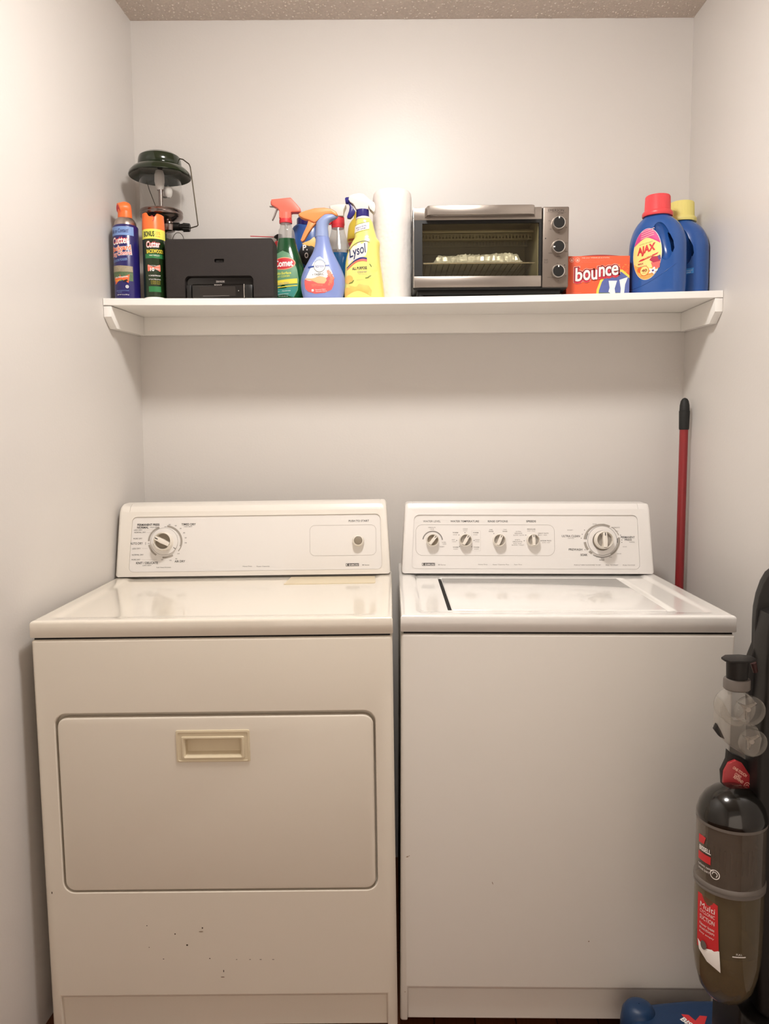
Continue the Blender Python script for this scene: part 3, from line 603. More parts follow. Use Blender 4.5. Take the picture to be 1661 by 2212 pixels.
b.rect(-.045, .030, .070, .086, mp, .0002, 'stone_label', 20, 4, sk=-.05); b.rect(-.045, .030, .047, .070, mp, .0002, 'grass_label', 20, 4, sk=-.03)
b.patch([(-.020, .037), (.018, .040), (.021, .062), (-.004, .061), (-.0235, .055)], mp, .0004, 'orange_ink'); b.text('Kills Mosquitoes', -.001, .0545, .036, .0055, mp, .0007, 'white_ink', bold=.02, rot=.08); b.text('Protects', -.009, .0465, .018, .004, mp, .0007, 'yellow_ink', rot=.08)
b.patch([(.004, .044), (.008, .047), (.014, .049), (.017, .046), (.012, .044), (.015, .041), (.009, .043), (.006, .041)], mp, .0007, 'black_ink', rings=1)
b.patch(ell(.014, .0305, .0042, .0042, 16), mp, .0004, 'white_ink', rings=1); b.ring(.014, .0305, .0026, .0026, .0008, mp, .0006, 'navy', n=16)
b.text('KEEP OUT OF REACH OF CHILDREN', .001, .0205, .034, .0026, mp, .0004, 'sky_label'); b.text('CAUTION', -.006, .0165, .012, .0022, mp, .0004, 'sky_label'); b.text('NET WT 16 oz (453 g)', .002, .010, .032, .0036, mp, .0004, 'white_ink', bold=.01)
b.build('can_body', t)
MB().lathe([(R_-.004, .189), (R_-.0045, .192), (R_-.006, .198), (.022, .206), (.0195, .2085), (.0175, .2095)], 'can_metal', n=40).build('can_shoulder', t)
c = MB(); c.lathe([(.0175, .207), (.0178, .214), (.0172, .232), (.0165, .237)], 'orange_cap', n=36)
c.tube([(.004, 0, .2325), (.002, -.002, .2335), (-.006, -.006, .233), (-.0125, -.010, .231)], [.0165, .0168, .0155, .014], 'orange_cap', n=32)
c.lathe([(.0165, .237), (.0155, .2435), (.0125, .2475), (.007, .250), (.0005, .2505)], 'orange_cap', n=36)
o = c.build('spout_cap', t)
MB().tube([(-.0118, -.0094, .2312), (-.0134, -.0108, .2308)], [.0115, .0105], 'red_ink', n=28).build('spout_opening', o)
# ---- insect repellent can
t = on_shelf('aerosol_can', 'dark green aerosol can with orange cap and yellow bonus band', 'spray can', 0.1075, -0.205)
R_ = 0.0285
b = MB(); b.lathe([(R_-.003, 0), (R_-.001, .0025), (R_, .004), (R_, .1765)], 'dark_green', n=48, caps=True); b.lathe([(R_+.0001, .0005), (R_+.0003, .003), (R_+.0001, .005)], 'white_ink', n=40, caps=False)
mp = cyl(R_, math.radians(6))
b.lathe([(R_+.0002, .152), (R_+.0003, .1765)], 'lime', n=48, caps=False); b.text('BONUS', -.0075, .1640, .029, .014, mp, .0006, 'dark_green', bold=.03); b.text('25%', .0155, .1665, .0135, .0075, mp, .0006, 'orange_ink'); b.text('MORE', .0155, .158, .0125, .004, mp, .0006, 'orange_ink')
b.text('Cutter', .003, .138, .038, .0185, mp, .0003, 'red_ink', bold=.08, shear=.15, rot=.05); b.text('Cutter', .003, .138, .036, .017, mp, .0006, 'white_ink', bold=.025, shear=.15, rot=.05)
b.text('BACKWOODS', .008, .1205, .045, .010, mp, .0006, 'yellow_ink', bold=.03, rot=.02); b.rect(-.02, .034, .103, .114, mp, .0002, 'mid_green', 16, 2); b.text('INSECT REPELLENT', .006, .110, .027, .0035, mp, .0005, 'white_ink')
b.patch(rrect(-.0135, .020, .070, .087, .002), mp, .0003, 'salmon_ink'); b.text('PROTECTS FOR UP TO', .003, .0835, .028, .003, mp, .0006, 'white_ink'); b.text('10', -.001, .0745, .0105, .009, mp, .0006, 'white_ink', bold=.04); b.text('HOURS', .012, .0755, .0105, .004, mp, .0006, 'white_ink')
for z, s_ in ((.059, 'SWEATPROOF'), (.0495, 'Repels Mosquitoes')): b.text('✓' if False else 'v', -.0095, z, .0025, .0035, mp, .0004, 'white_ink'); b.text(s_, .0065, z, .026, .0035, mp, .0004, 'white_ink', bold=.01)
for z in (.045, .0415, .038): b.text('Ticks, Biting Flies, Gnats and', .006, z, .024, .0023, mp, .0004, 'yellow_ink')
b.rect(-.012, .02, .018, .032, mp, .0002, 'mid_green', 12, 2)
b.build('can_body', t)
c = MB(); n = 48; vs = []; fs = []
prof = [(.0, .1765), (.02, .19), (.5, .2055)]
for k, (r0, zz) in enumerate([(R_+.0004, .1765), (R_-.0002, .190), (R_-.001, .205), (R_-.0015, .2145), (R_-.0045, .2165), (R_-.0055, .213), (R_-.0055, .203), (.001, .2025)]):
    for i in range(n):
        a = 2*PI*i/n; d = math.atan2(math.sin(a+PI/2-.12), math.cos(a+PI/2-.12)); dip = .0095*(1-ss((abs(d)-.25)/.35)); up = .004*(1+math.cos(a-PI*.9))*.5
        z = zz+(up if k >= 3 and k < 6 else 0)-(dip if 3 <= k <= 5 else 0); r1 = r0
        vs.append((r1*math.cos(a), r1*math.sin(a), z))
for j in range(7):
    for i in range(n): k = (i+1) % n; fs.append((j*n+i, j*n+k, (j+1)*n+k, (j+1)*n+i))
fs.append(tuple(7*n+i for i in range(n))); c.add(vs, fs, 'orange_cap')
o = c.build('cap', t)
q = MB(); mp2 = cyl(R_, math.radians(8)); q.box(-.006, .006, -.0265, -.010, .196, .2085, 'orange_cap', bev=.002); q.patch(ell(.001, .2035, .0022, .0026, 12), flat(-.0268), .0002, 'red_ink', rings=1); q.ring(0.001, .2025, .006, .007, .0012, mp2, .0004, 'red_ink', a0=-80, a1=110, n=16); q.build('nozzle_button', o)
# ---- camping lantern
mat('lantern_green', '#17240f', 0.14, coat=0.6, var=0.06); mat('lantern_chrome', '#8a7d78', 0.22, metal=1.0); mat('wire_metal', '#4a4236', 0.35, metal=0.8); thin_glass('lantern_glass', (0.95, 0.95, 0.94), haze=0.03, hazecol=(.8,.8,.8), ior=1.2); mat('mantle_white', '#d9d5d0', 0.8, trans=0.0); mat('plastic_black', '#161514', 0.4); mat('olive_tank', '#1e2a17', 0.35)
t = on_shelf('camping_lantern', 'camping gas lantern with dark green lid, glass globe and wire handle', 'lantern', 0.102, -0.108)
MB().lathe([(.045, 0), (.049, .004), (.049, .13), (.046, .15), (.036, .168), (.018, .180), (.013, .182), (.013, .196)], 'olive_tank', n=40).build('propane_cylinder', t)
MB().lathe([(.012, .190), (.020, .200), (.021, .212), (.018, .216), (.024, .219), (.046, .228), (.0555, .234), (.0575, .238), (.0575, .242), (.056, .2435), (.0565, .246), (.0575, .2475), (.0565, .251), (.050, .252), (.004, .252)], 'lantern_chrome', n=56).build('burner_base', t)
g = MB(); g.lathe([(.0550, .252), (.0552, .300), (.0550, .352)], 'lantern_glass', n=56, caps=False); g.build('glass_globe', t)
MB().tube([(.000, 0, .252), (.000, 0, .308)], [.0058, .0058], 'lantern_chrome', n=16).tube([(-.009, 0, .309), (.009, 0, .307)], [.0022, .0022], 'lantern_chrome', n=8).tube([(.0, 0, .29), (.010, .012, .292), (.016, .016, .296)], [.0025]*3, 'lantern_chrome', n=8).build('burner_tube', t)
MB().tube([(0, 0, .356), (0, 0, .378)], [.006, .008], 'plastic_black', n=16).build('vent_tube', t)
MB().lathe([(.006, .308), (.0105, .314), (.0135, .330), (.013, .348), (.010, .358), (.004, .361)], 'mantle_white', n=24, c=(-.002, 0, 0)).build('mantle', t)
MB().lathe([(.004, .292), (.009, .297), (.0115, .308), (.010, .318), (.004, .322)], 'mantle_white', n=24, c=(.0165, .016, 0)).build('mantle', t)
MB().lathe([(.0815, .3420), (.0828, .3435), (.081, .350), (.072, .360), (.060, .3665), (.0565, .369), (.0575, .373), (.0565, .385), (.054, .392), (.044, .3985), (.025, .402), (.001, .403)], 'lantern_green', n=72, caps=False).lathe([(.0815, .3420), (.072, .352), (.058, .359), (.054, .362), (.001, .364)], 'lantern_green', n=72, caps=False).build('lid', t)
wr = .0016
MB().tube([(.050, -.004, .389), (.064, -.004, .386), (.080, -.004, .374), (.0835, -.004, .366), (.0855, -.004, .350), (.092, -.004, .290), (.0995, -.004, .218), (.1000, -.004, .214), (.0970, -.004, .211), (.080, -.004, .2065), (.066, -.004, .203), (.046, -.004, .2005), (.025, -.004, .203)], wr, 'wire_metal', n=8).build('bail_handle', t)
MB().tube([(-.047, .030, .345), (-.040, .032, .318), (-.026, .032, .280), (-.019, .030, .254)], .0011, 'wire_metal', n=8).build('globe_spring', t)
v_ = MB(); v_.lathe([(.012, .196), (.016, .198), (.0165, .214), (.013, .217), (.012, .224)], 'lantern_chrome', n=24, c=(.021, -.006, 0)); v_.tube([(.028, -.004, .2105), (.050, -.004, .2100)], [.0105, .0105], 'plastic_black', n=20); v_.tube([(.050, -.004, .209), (.062, -.004, .2085)], [.008, .0105], 'plastic_black', n=20)
o = v_.build('regulator_valve', t)
kb = MB()
for i in range(8):
    a = 2*PI*i/8; kb.tube([(.060, -.004+.0085*math.cos(a), .208+.0085*math.sin(a)), (.077, -.004+.0075*math.cos(a), .2070+.0075*math.sin(a))], [.0038, .0036], 'plastic_black', n=10)
kb.tube([(.060, -.004, .208), (.078, -.004, .207)], [.009, .009], 'plastic_black', n=20); kb.build('control_knob', o)
MB().tube([(.045+.0155*math.cos(i*PI/14), -.004, .172+.0225*math.sin(i*PI/14)) for i in range(-3, 18)], .0008, 'wire_metal', n=6).build('hanging_ring', t)
# ---- clock radio
mat('radio_cloth', '#292321', 0.75, bump=0.3, bscale=900, var=0.08); mat('radio_gloss', '#191614', 0.16, coat=0.3); mat('lcd_dark', '#2d2825', 0.3); mat('chrome', '#d8d4cf', 0.12, metal=1.0); mat('grey_print', '#a49d98', 0.5)
t = on_shelf('clock_radio', 'black box-shaped clock radio speaker with small display at the bottom', 'radio', 0.2838, -0.1835)
b = MB(); b.prism(rrect(-.1395, .1395, .0005, .1505, .008, 5), -.055, .018, 'radio_cloth', bev=.005, seg=3); o = b.build('speaker_housing', t)
c = MB(); c.prism(rrect(-.090, .087, -.03, .0565, .012), -.07, -.041, 'radio_gloss'); c3 = MB(); c3.prism(rrect(-.0125, .0125, .0895, .0990, .003), -.07, -.044, 'radio_gloss'); cut(o, [c, c3])
q = MB(); q.box(-.0120, .0120, -.049, -.044, .0900, .0985, 'plastic_black', bev=.001); q.box(-.009, .009, -.0505, -.048, .0935, .0960, 'radio_gloss', bev=.0005); q.build('dock_slot', t)
d = MB(); d.prism(rrect(-.089, .086, .001, .0555, .011), -.0415, -.038, 'radio_gloss'); d.prism([(-.041, .001), (-.054, .001), (-.054, .033), (-.050, .0365), (-.041, .0365)], -.072, .062, 'radio_gloss', bev=.002, axis='x')
d.box(-.086, -.074, -.0545, -.041, .001, .034, 'plastic_black', bev=.002); d.box(.064, .084, -.0545, -.041, .001, .034, 'plastic_black', bev=.002)
fm = flat(-.0542); d.rect(-.052, .040, .006, .030, fm, .0003, 'lcd_dark', 1, 1); d.rect(-.044, .024, .0055, .0061, fm, .0006, 'grey_print', 1, 1)
d.text('SONY', -.004, .0335, .021, .0034, fm, .0004, 'grey_print', bold=.03); d.text('DREAM MACHINE', -.001, .0445, .022, .0055, flat(-.0415), .0005, 'grey_print', bold=.05); d.patch(ell(.048, .0185, .0010, .0010, 8), fm, .0005, 'white_ink', rings=1)
o2 = d.build('display_panel', t); MB().box(.0615, .0640, -.0562, -.054, .001, .035, 'chrome', bev=.0006).build('chrome_strip', o2)
# ---- spray bottles
mat('comet_green', '#154c2a', 0.16, coat=0.3, var=0.05); mat('comet_label', '#6f9f7c', 0.35, var=0.12, vscale=60); mat('teal_label', '#3f8f86', 0.35, var=.1); mat('coral_plastic', '#ff7563', 0.35, var=0.01); mat('clear_grey', '#b9b2ab', 0.3)
thin_glass('clear_plastic', (0.86, 0.86, 0.85), refl_rough=0.08, haze=0.22, hazecol=(0.75, 0.73, 0.71)); mat('grey_plastic', '#9b938e', 0.4)
thin_glass('green_plastic', (0.10, 0.42, 0.18), refl_rough=0.06, haze=0.3, hazecol=(0.03, 0.16, 0.06))
t = on_shelf('spray_bottle', 'green cleaner spray bottle with coral red trigger head, beside the black radio', 'spray bottle', 0.4483, -0.134); t.scale = (1.03, 1.03, 1.062)
S = smooth_secs([(0, 0, .0405, .024), (.004, 0, .0435, .027), (.03, 0, .045, .028), (.06, 0, .0445, .028), (.09, 0, .0405, .026), (.115, -.001, .034, .023), (.135, -.0025, .0275, .020), (.150, -.003, .0245, .019), (.160, -.003, .0225, .0185)])
b = MB(); b.loft(S, 'comet_green', n=56, e=2.2); mp = front_of(S, 2.2); LX = -.008
b.patch([(LX+x, z) for x, z in [(-.030, .012), (.024, .012), (.034, .03), (.037, .055), (.033, .08), (.024, .105), (.012, .122), (-.004, .128), (-.018, .122), (-.028, .105), (-.032, .08), (-.035, .05), (-.034, .03)]], mp, .0011, 'comet_label', rings=14)
b.patch([(LX+x, z) for x, z in [(-.030, .0125), (.0235, .0125), (.032, .03), (.035, .045), (-.034, .038), (-.0335, .03)]], mp, .0016, 'teal_label', rings=8)
b.rect(LX-.033, LX+.033, .040, .052, mp, .0021, 'yellow_ink', 12, 2, sk=.10); b.rect(LX-.033, LX+.033, .0335, .0355, mp, .0021, 'yellow_ink', 12, 1, sk=.10); b.text('KITCHEN FRESH', LX-.006, .0455, .036, .0052, mp, .0025, 'grey_print', rot=.1)
b.patch(ell(LX-.001, .0955, .0300, .0155, 36, rot=.05), mp, .0016, 'peach_ink', rings=5); b.patch(ell(LX-.001, .0955, .0275, .0135, 36, rot=.05), mp, .0020, 'red_ink', rings=5); b.text('Comet', LX-.001, .096, .047, .0175, mp, .0025, 'white_ink', bold=.035, rot=.05)
b.text('Multi-Surface', LX-.004, .0715, .044, .0065, mp, .0017, 'lime', bold=.02, rot=.05); b.text('SPRAY CLEANER', LX-.005, .0635, .040, .0045, mp, .0017, 'lime', bold=.01, rot=.05)
b.text('Cleans  -  Deodorizes', LX-.004, .0275, .040, .0030, mp, .0021, 'white_ink', rot=.06); b.text('WARNING EYE IRRITANT', LX-.004, .0195, .030, .0020, mp, .0021, 'white_ink', rot=.06); b.text('32 FL OZ (946 mL)', LX-.003, .0145, .024, .0022, mp, .0021, 'white_ink')
b.build('bottle', t)
S2 = smooth_secs([(.160, -.003, .0222, .018), (.170, -.003, .0215, .0175), (.182, -.004, .0200, .017), (.190, -.005, .0150, .0145), (.203, -.005, .0148, .0145)])
MB().loft(S2, 'clear_plastic', n=40, caps=False).build('clear_neck', t); MB().tube([(-.004, 0, .158), (-.004, 0, .200)], .0032, 'clear_grey', n=10).build('dip_tube', t)
h = MB(); h.lathe([(.0165, .199), (.0168, .204), (.0160, .209)], 'red_ink', n=32, c=(-.005, 0, 0)); h.lathe([(.0158, .208), (.0158, .224)], 'coral_plastic', n=32, c=(-.005, 0, 0))
h.prism([(.0100, .210), (.0105, .2235), (.0130, .2245), (.0345, .2245), (.0355, .2270), (.0345, .2335), (.0120, .2585), (.0095, .2600), (-.0400, .2560), (-.0405, .2430), (-.0330, .2385), (-.0240, .2340), (-.0200, .2290), (-.0205, .210)], -.0125, .0125, 'coral_plastic', bev=.003, seg=3)
h.tube([(-.0395, 0, .250), (-.0425, 0, .250)], .005, 'coral_plastic', n=16); h.build('trigger_head', t)
MB().prism([(-.0250, .2340), (-.0300, .2330), (-.0355, .2190), (-.0405, .2075), (-.0382, .2070), (-.0325, .2175), (-.0275, .2300)], -.005, .005, 'grey_plastic', bev=.0008).prism([(-.040, .2415), (-.0460, .2420), (-.0460, .2405), (-.034, .2390)], -.004, .004, 'grey_plastic').build('trigger', t)
# ---- Febreze style bottle
mat('periwinkle', '#8091c9', 0.3, coat=0.2, var=0.01); mat('periwinkle_head', '#8c9cc6', 0.35, var=.01); mat('amber_plastic', '#ef9155', 0.35, var=0.02); mat('label_blue', '#2f4b94', 0.4); mat('pale_blue', '#b9c8ee', 0.4); mat('coral_label', '#e0635f', 0.4, var=.12, vscale=60); mat('peach_label', '#f7b98a', .4, var=.1)
t = on_shelf('spray_bottle', 'periwinkle blue fabric spray bottle with orange trigger head', 'spray bottle', 0.5478, -0.212)
S = smooth_secs([(0, .0, .048, .026), (.004, .0, .0515, .029), (.02, .0, .0560, .031), (.04, .0, .0580, .032), (.058, .0, .0560, .031), (.080, .0, .0475, .028), (.100, .0005, .0370, .024), (.120, .001, .0265, .020), (.140, .001, .0200, .0175), (.158, .0, .0175, .0165)])
b = MB(); b.loft(S, 'periwinkle', n=60, e=2.1); mp = front_of(S, 2.1); L0 = -.006
b.patch([(L0+x, z) for x, z in [(-.030, .016), (-.012, .010), (.012, .012), (.030, .020), (.036, .034), (.036, .052), (.030, .068), (.021, .083), (.010, .098), (.001, .105), (-.008, .102), (-.016, .090), (-.025, .073), (-.034, .055), (-.040, .038), (-.038, .024)]], mp, .0004, 'white_ink', rings=8)
b.patch([(L0+x, z) for x, z in [(-.030, .0162), (-.012, .0102), (.012, .0122), (.030, .0202), (.036, .034), (.036, .0515), (.030, .0600), (.020, .0500), (.0, .0440), (-.02, .0440), (-.0395, .046), (-.0395, .036), (-.0375, .024)]], mp, .0008, 'coral_label', rings=8)
b.patch([(L0+x, z) for x, z in [(-.0385, .047), (-.022, .044), (-.005, .036), (.012, .035), (.018, .043), (.016, .050), (.0, .054), (-.012, .050), (-.02, .0485), (-.037, .050)]], mp, .0012, 'peach_label', rings=5)
for fx, fz, fr_ in [(.026, .058, .006), (.031, .049, .0055), (.022, .066, .004), (.028, .040, .005), (.024, .033, .003)]: b.patch([(L0+fx+fr_*(1+.28*math.cos(5*a))*math.cos(a), fz+fr_*(1+.28*math.cos(5*a))*math.sin(a)) for a in [2*PI*i/30 for i in range(30)]], mp, .0014, 'salmon_ink', rings=2)
b.rect(L0-.030, L0-.014, .0755, .0800, mp, .0009, 'label_blue', 4, 1, sk=.1); b.rect(L0+.010, L0+.024, .0785, .0825, mp, .0009, 'label_blue', 4, 1, sk=.05)
b.patch([(L0+x, z) for x, z in [(-.015, .090), (-.008, .1015), (.001, .1045), (.010, .0975), (.018, .086)]], mp, .0009, 'pale_blue', rings=3)
b.patch(ell(L0, .080, .0150, .0160, 36), mp, .0013, 'ink', rings=4); b.patch(ell(L0, .080, .0140, .0150, 36), mp, .0017, 'white_ink', rings=4); b.text('febreze', L0, .080, .022, .0085, mp, .0021, 'label_blue', shear=.2, rot=.05)
b.text('+ FABRIC', L0-.004, .0585, .030, .0060, mp, .0013, 'ink', rot=.05); b.text('REFRESHER', L0+.001, .0525, .018, .0024, mp, .0016, 'grey_print', rot=.05)
b.text('FOR HAWAIIAN ALOHA SCENT', L0-.006, .0335, .030, .0020, mp, .0013, 'peach_ink', rot=.03); b.text('MADE WITH ODOR CLEAR', L0-.006, .0300, .028, .0018, mp, .0013, 'peach_ink', rot=.03)
b.patch(rrect(L0-.021, L0-.0155, .0160, .0215, .0006), mp, .0013, 'white_ink', rings=1); b.text('Removes Odors', L0+.002, .0205, .026, .0030, mp, .0013, 'white_ink', rot=.05); b.text('Refreshes Fabrics', L0+.004, .0162, .028, .0028, mp, .0013, 'white_ink', rot=.05)
b.build('bottle', t)
h = MB(); h.loft(smooth_secs([(.1583, -.001, .0178, .0168), (.172, -.001, .0168, .0162), (.186, -.001, .0160, .0160), (.197, .0035, .0185, .0158), (.206, .014, .0245, .0145), (.2125, .0165, .0235, .012), (.217, .013, .016, .008)]), 'periwinkle_head', n=40); h.build('neck_sleeve', t)
h = MB(); h.prism([(-.0600, .2125), (-.0585, .2170), (-.0400, .2235), (-.018, .2290), (.006, .2300), (.024, .2270), (.037, .2195), (.041, .2120), (.0385, .2085), (.026, .2140), (.008, .2125), (-.004, .2035), (-.0165, .1935), (-.022, .1935), (-.034, .1995), (-.0475, .2035), (-.0560, .2080)], -.0125, .0125, 'amber_plastic', bev=.004, seg=3)
h.tube([(-.0590, 0, .2145), (-.0620, 0, .2135)], .0028, 'grey_plastic', n=10); h.build('trigger_head', t)
MB().prism([(-.0345, .2010), (-.040, .1850), (-.0490, .1670), (-.0560, .1500), (-.0520, .1465), (-.0465, .1500), (-.0355, .1680), (-.0245, .1830), (-.0150, .1925), (-.0165, .2010)], -.008, .008, 'amber_plastic', bev=.002).build('trigger', t)
# ---- window cleaner
mat('blue_liquid', '#0d4a78', 0.1, coat=0.3, var=.02); mat('pale_plastic', '#ded6cf', 0.35)
t = on_shelf('spray_bottle', 'clear spray bottle half full of blue liquid, with white head and red collar', 'spray bottle', 0.5825, -0.124)
S = smooth_secs([(0, 0, .046, .030), (.01, 0, .048, .032), (.07, 0, .0470, .031), (.105, 0, .043, .029), (.140, 0, .0350, .025), (.165, 0, .0265, .021), (.185, 0, .020, .018), (.203, 0, .0165, .0155)])
MB().loft([(z, c_, a, b_) for z, c_, a, b_ in S if z < .139], 'blue_liquid', n=48).build('blue_liquid', t)
MB().loft([q for q in S if q[0] > .134], 'clear_plastic', n=48, caps=False).build('bottle', t); MB().tube([(-.001, 0, .14), (-.001, 0, .205)], .0025, 'clear_grey', n=8).build('dip_tube', t)
h = MB(); h.lathe([(.0165, .199), (.0172, .201), (.0172, .207)], 'red_ink', n=32); h.lathe([(.0178, .207), (.0182, .209), (.0175, .228)], 'red_ink', n=32); h.build('collar', t)
h = MB(); h.prism([(-.0165, .227), (-.0185, .243), (-.0215, .2535), (-.0190, .2560), (.0, .2590), (.0215, .2585), (.0235, .2560), (.0175, .2430), (.0155, .227)], -.020, .014, 'pale_plastic', bev=.003, seg=3); h.build('trigger_head', t)
MB().prism([(-.010, .232), (-.012, .216), (-.0185, .204), (-.0275, .2055), (-.0285, .214), (-.0230, .2200), (-.018, .232)], -.026, -.016, 'red_ink', bev=.002).build('trigger', t)
# ---- lemon all-purpose spray
mat('lysol_yellow', '#efe27c', 0.22, coat=0.3, var=.03, vscale=20); mat('lemon_label', '#ecd977', .4, var=.25, vscale=45); mat('navy_plastic', '#2a2470', 0.3); mat('script_ink', '#1e2a55', 0.5); mat('leaf_ink', '#6f7f3a', .5); mat('silver_label', '#d6d2d0', .35); mat('amber_ink', '#eebd62', .4, var=.15, vscale=60)
t = on_shelf('spray_bottle', 'yellow all-purpose cleaner spray bottle with white head and navy blue trigger', 'spray bottle', 0.6552, -0.205)
S = smooth_secs([(0, 0, .0500, .030), (.004, 0, .0525, .032), (.03, -.001, .0515, .032), (.060, -.002, .0490, .031), (.095, -.003, .0455, .029), (.125, .000, .0410, .027), (.142, .0045, .0375, .0255), (.150, .005, .0335, .024), (.157, .0045, .0290, .0225), (.175, .002, .0260, .021), (.195, .001, .0220, .0195), (.204, -.001, .0180, .017)])
b = MB(); b.loft(S, 'lysol_yellow', n=60, e=2.2); mp = front_of(S, 2.2)
b.rect(-.025, .014, .167, .184, mp, .0004, 'white_ink', 10, 3, sk=.22); b.text('KILLS 99.9%', -.006, .1805, .026, .0036, mp, .0008, 'navy_plastic', rot=.2, bold=.02); b.text('OF GERMS', -.005, .175, .024, .0036, mp, .0008, 'navy_plastic', rot=.2, bold=.01); b.rect(-.026, .014, .1845, .1853, mp, .0006, 'leaf_ink', 8, 1, sk=.22); b.rect(-.026, .014, .1645, .1653, mp, .0006, 'leaf_ink', 8, 1, sk=.22)
b.patch([(-.042, .103), (-.038, .118), (-.028, .131), (-.012, .140), (.006, .1415), (.010, .1395), (.009, .120), (.005, .106), (-.010, .100), (-.026, .094), (-.040, .085)], mp, .0004, 'silver_label', rings=8)
for k in range(12):
    p0 = [(-.042, .1175), (-.038, .124), (-.032, .130), (-.025, .1355), (-.018, .139), (-.011, .1415), (-.004, .143), (.002, .1435), (.007, .143), (.011, .1415), (.013, .140), (.014, .139), (.015, .138)]
    (xa, za), (xb, zb) = p0[k], p0[k+1]; b.add([mp(xa, za-.0007, .0009), mp(xb, zb-.0007, .0009), mp(xb, zb+.0007, .0009), mp(xa, za+.0007, .0009)], [(0, 1, 2, 3)], 'script_ink')
b.text('Lysol', -.015, .1165, .048, .0310, mp, .0011, 'script_ink', bold=.012, shear=.35, rot=.30)
for za, m_ in ((.0985, 'navy_plastic'), (.0935, 'coral_label')):
    vs = []; n = 12
    for i in range(n+1):
        u_ = i/n; x = -.044+.052*u_; z = za-.020+.024*math.sin(u_*PI*.62); vs += [mp(x, z, .001), mp(x, z-.0048*(.5+.6*u_), .001)]
    b.add(vs, [(2*i, 2*i+1, 2*i+3, 2*i+2) for i in range(n)], m_)
b.text('ALL PURPOSE', -.011, .0745, .038, .0072, mp, .0008, 'ink', bold=.03, rot=.04); b.text('cleaner', -.004, .0660, .025, .0070, mp, .0008, 'ink_soft', rot=.04); b.text('Lemon Breeze Scent', -.003, .0595, .022, .0028, mp, .0008, 'ink_soft', rot=.03)
b.patch(ell(-.039, .047, .011, .011, 20), mp, .0005, 'amber_ink', rings=3); b.patch(ell(.018, .056, .010, .007, 20, rot=.4), mp, .0005, 'lemon_label', rings=3); b.patch(ell(.025, .077, .012, .008, 20, rot=-.5), mp, .0005, 'lemon_label', rings=3)
for x, z, r in ((-.034, .0385, .3), (-.029, .041, .9), (.008, .050, .2), (.014, .0535, .5), (.017, .0815, -1.0)): b.patch(ell(x, z, .0055, .0014, 10, rot=r), mp, .0009, 'leaf_ink', rings=1)
b.text('32 FL OZ (1 QT) 946 mL', -.009, .0445, .020, .0026, mp, .0008, 'ink_soft', rot=.05)
b.patch([(-.050, .005), (.018, .004), (.020, .018), (.012, .030), (-.012, .035), (-.040, .032), (-.051, .028)], mp, .0005, 'amber_ink', rings=6)
b.build('bottle', t)
MB().lathe([(.0185, .202), (.0190, .2040), (.0172, .2085)], 'pale_plastic', n=32, c=(-.002, 0, 0)).lathe([(.0168, .206), (.0172, .2075), (.0160, .2270)], 'navy_plastic', n=32, c=(-.003, 0, 0)).build('collar', t)
h = MB(); h.prism([(-.0190, .2265), (.0125, .2265), (.0128, .2350), (.0160, .2270), (.0260, .2180), (.0300, .2230), (.0305, .2350), (.0275, .2430), (.0180, .2485), (.0105, .2560), (.0010, .2640), (-.0120, .2665), (-.0260, .2640), (-.0365, .2600), (-.0385, .2510), (-.0345, .2445), (-.0270, .2400), (-.0215, .2320)], -.0135, .0135, 'pale_plastic', bev=.004, seg=3); h.build('trigger_head', t)
MB().tube([(-.0365, 0, .2520), (-.0440, 0, .2510), (-.0475, 0, .2505)], [.0085, .0090, .0070], 'navy_plastic', n=20).build('nozzle', t)
MB().prism([(-.0400, .2440), (-.0330, .2450), (-.0270, .2310), (-.0220, .2240), (-.0235, .2180), (-.0310, .2080), (-.0350, .2055), (-.0425, .2065), (-.0435, .2100), (-.0380, .2240), (-.0360, .2360)], -.0065, .0065, 'navy_plastic', bev=.0015).build('trigger', t)
# ---- bottles at the back
mat('deep_blue', '#2a5499', 0.25, coat=0.2); mat('mustard', '#d5b93f', 0.3, coat=0.2); mat('brown_ink', '#a3552a', 0.5)
t = on_shelf('cleaner_bottle', 'blue bottle with navy cap, behind the green and periwinkle spray bottles', 'bottle', 0.4925, -0.055); t.scale = (1.02, 1, 1.045)
S = smooth_secs([(0, 0, .043, .03), (.01, 0, .045, .032), (.15, 0, .0445, .031), (.185, 0, .043, .030), (.205, 0, .040, .028), (.213, 0, .032, .025)])
b = MB(); b.loft(S, 'deep_blue', n=48, e=2.6); mp = front_of(S, 2.6)
b.patch(ell(.006, .133, .026, .030, 30), mp, .0005, 'black_ink', rings=5); b.patch([(-.012, .160), (.022, .178), (.028, .165), (.024, .150), (.004, .155)], mp, .0009, 'amber_ink', rings=3)
b.text('P.', -.003, .150, .013, .0150, mp, .0013, 'white_ink', bold=.03); b.text('O', .0, .130, .010, .0150, mp, .0013, 'white_ink', bold=.03); b.patch([(-.02, .10), (.01, .095), (.012, .085), (-.02, .088)], mp, .0009, 'coral_label', rings=2); b.build('bottle', t)
MB().lathe([(.0275, .211), (.0285, .213), (.0280, .230), (.0260, .2325), (.001, .2330)], 'navy', n=40).build('cap', t)
t = on_shelf('cleaner_bottle', 'yellow bottle behind the lemon spray bottle', 'bottle', 0.6390, -0.052); t.scale = (1, .72, 1.035)
S = smooth_secs([(0, 0, .036, .03), (.01, 0, .038, .032), (.13, 0, .0375, .031), (.18, 0, .036, .030), (.215, 0, .031, .026), (.232, 0, .020, .018)])
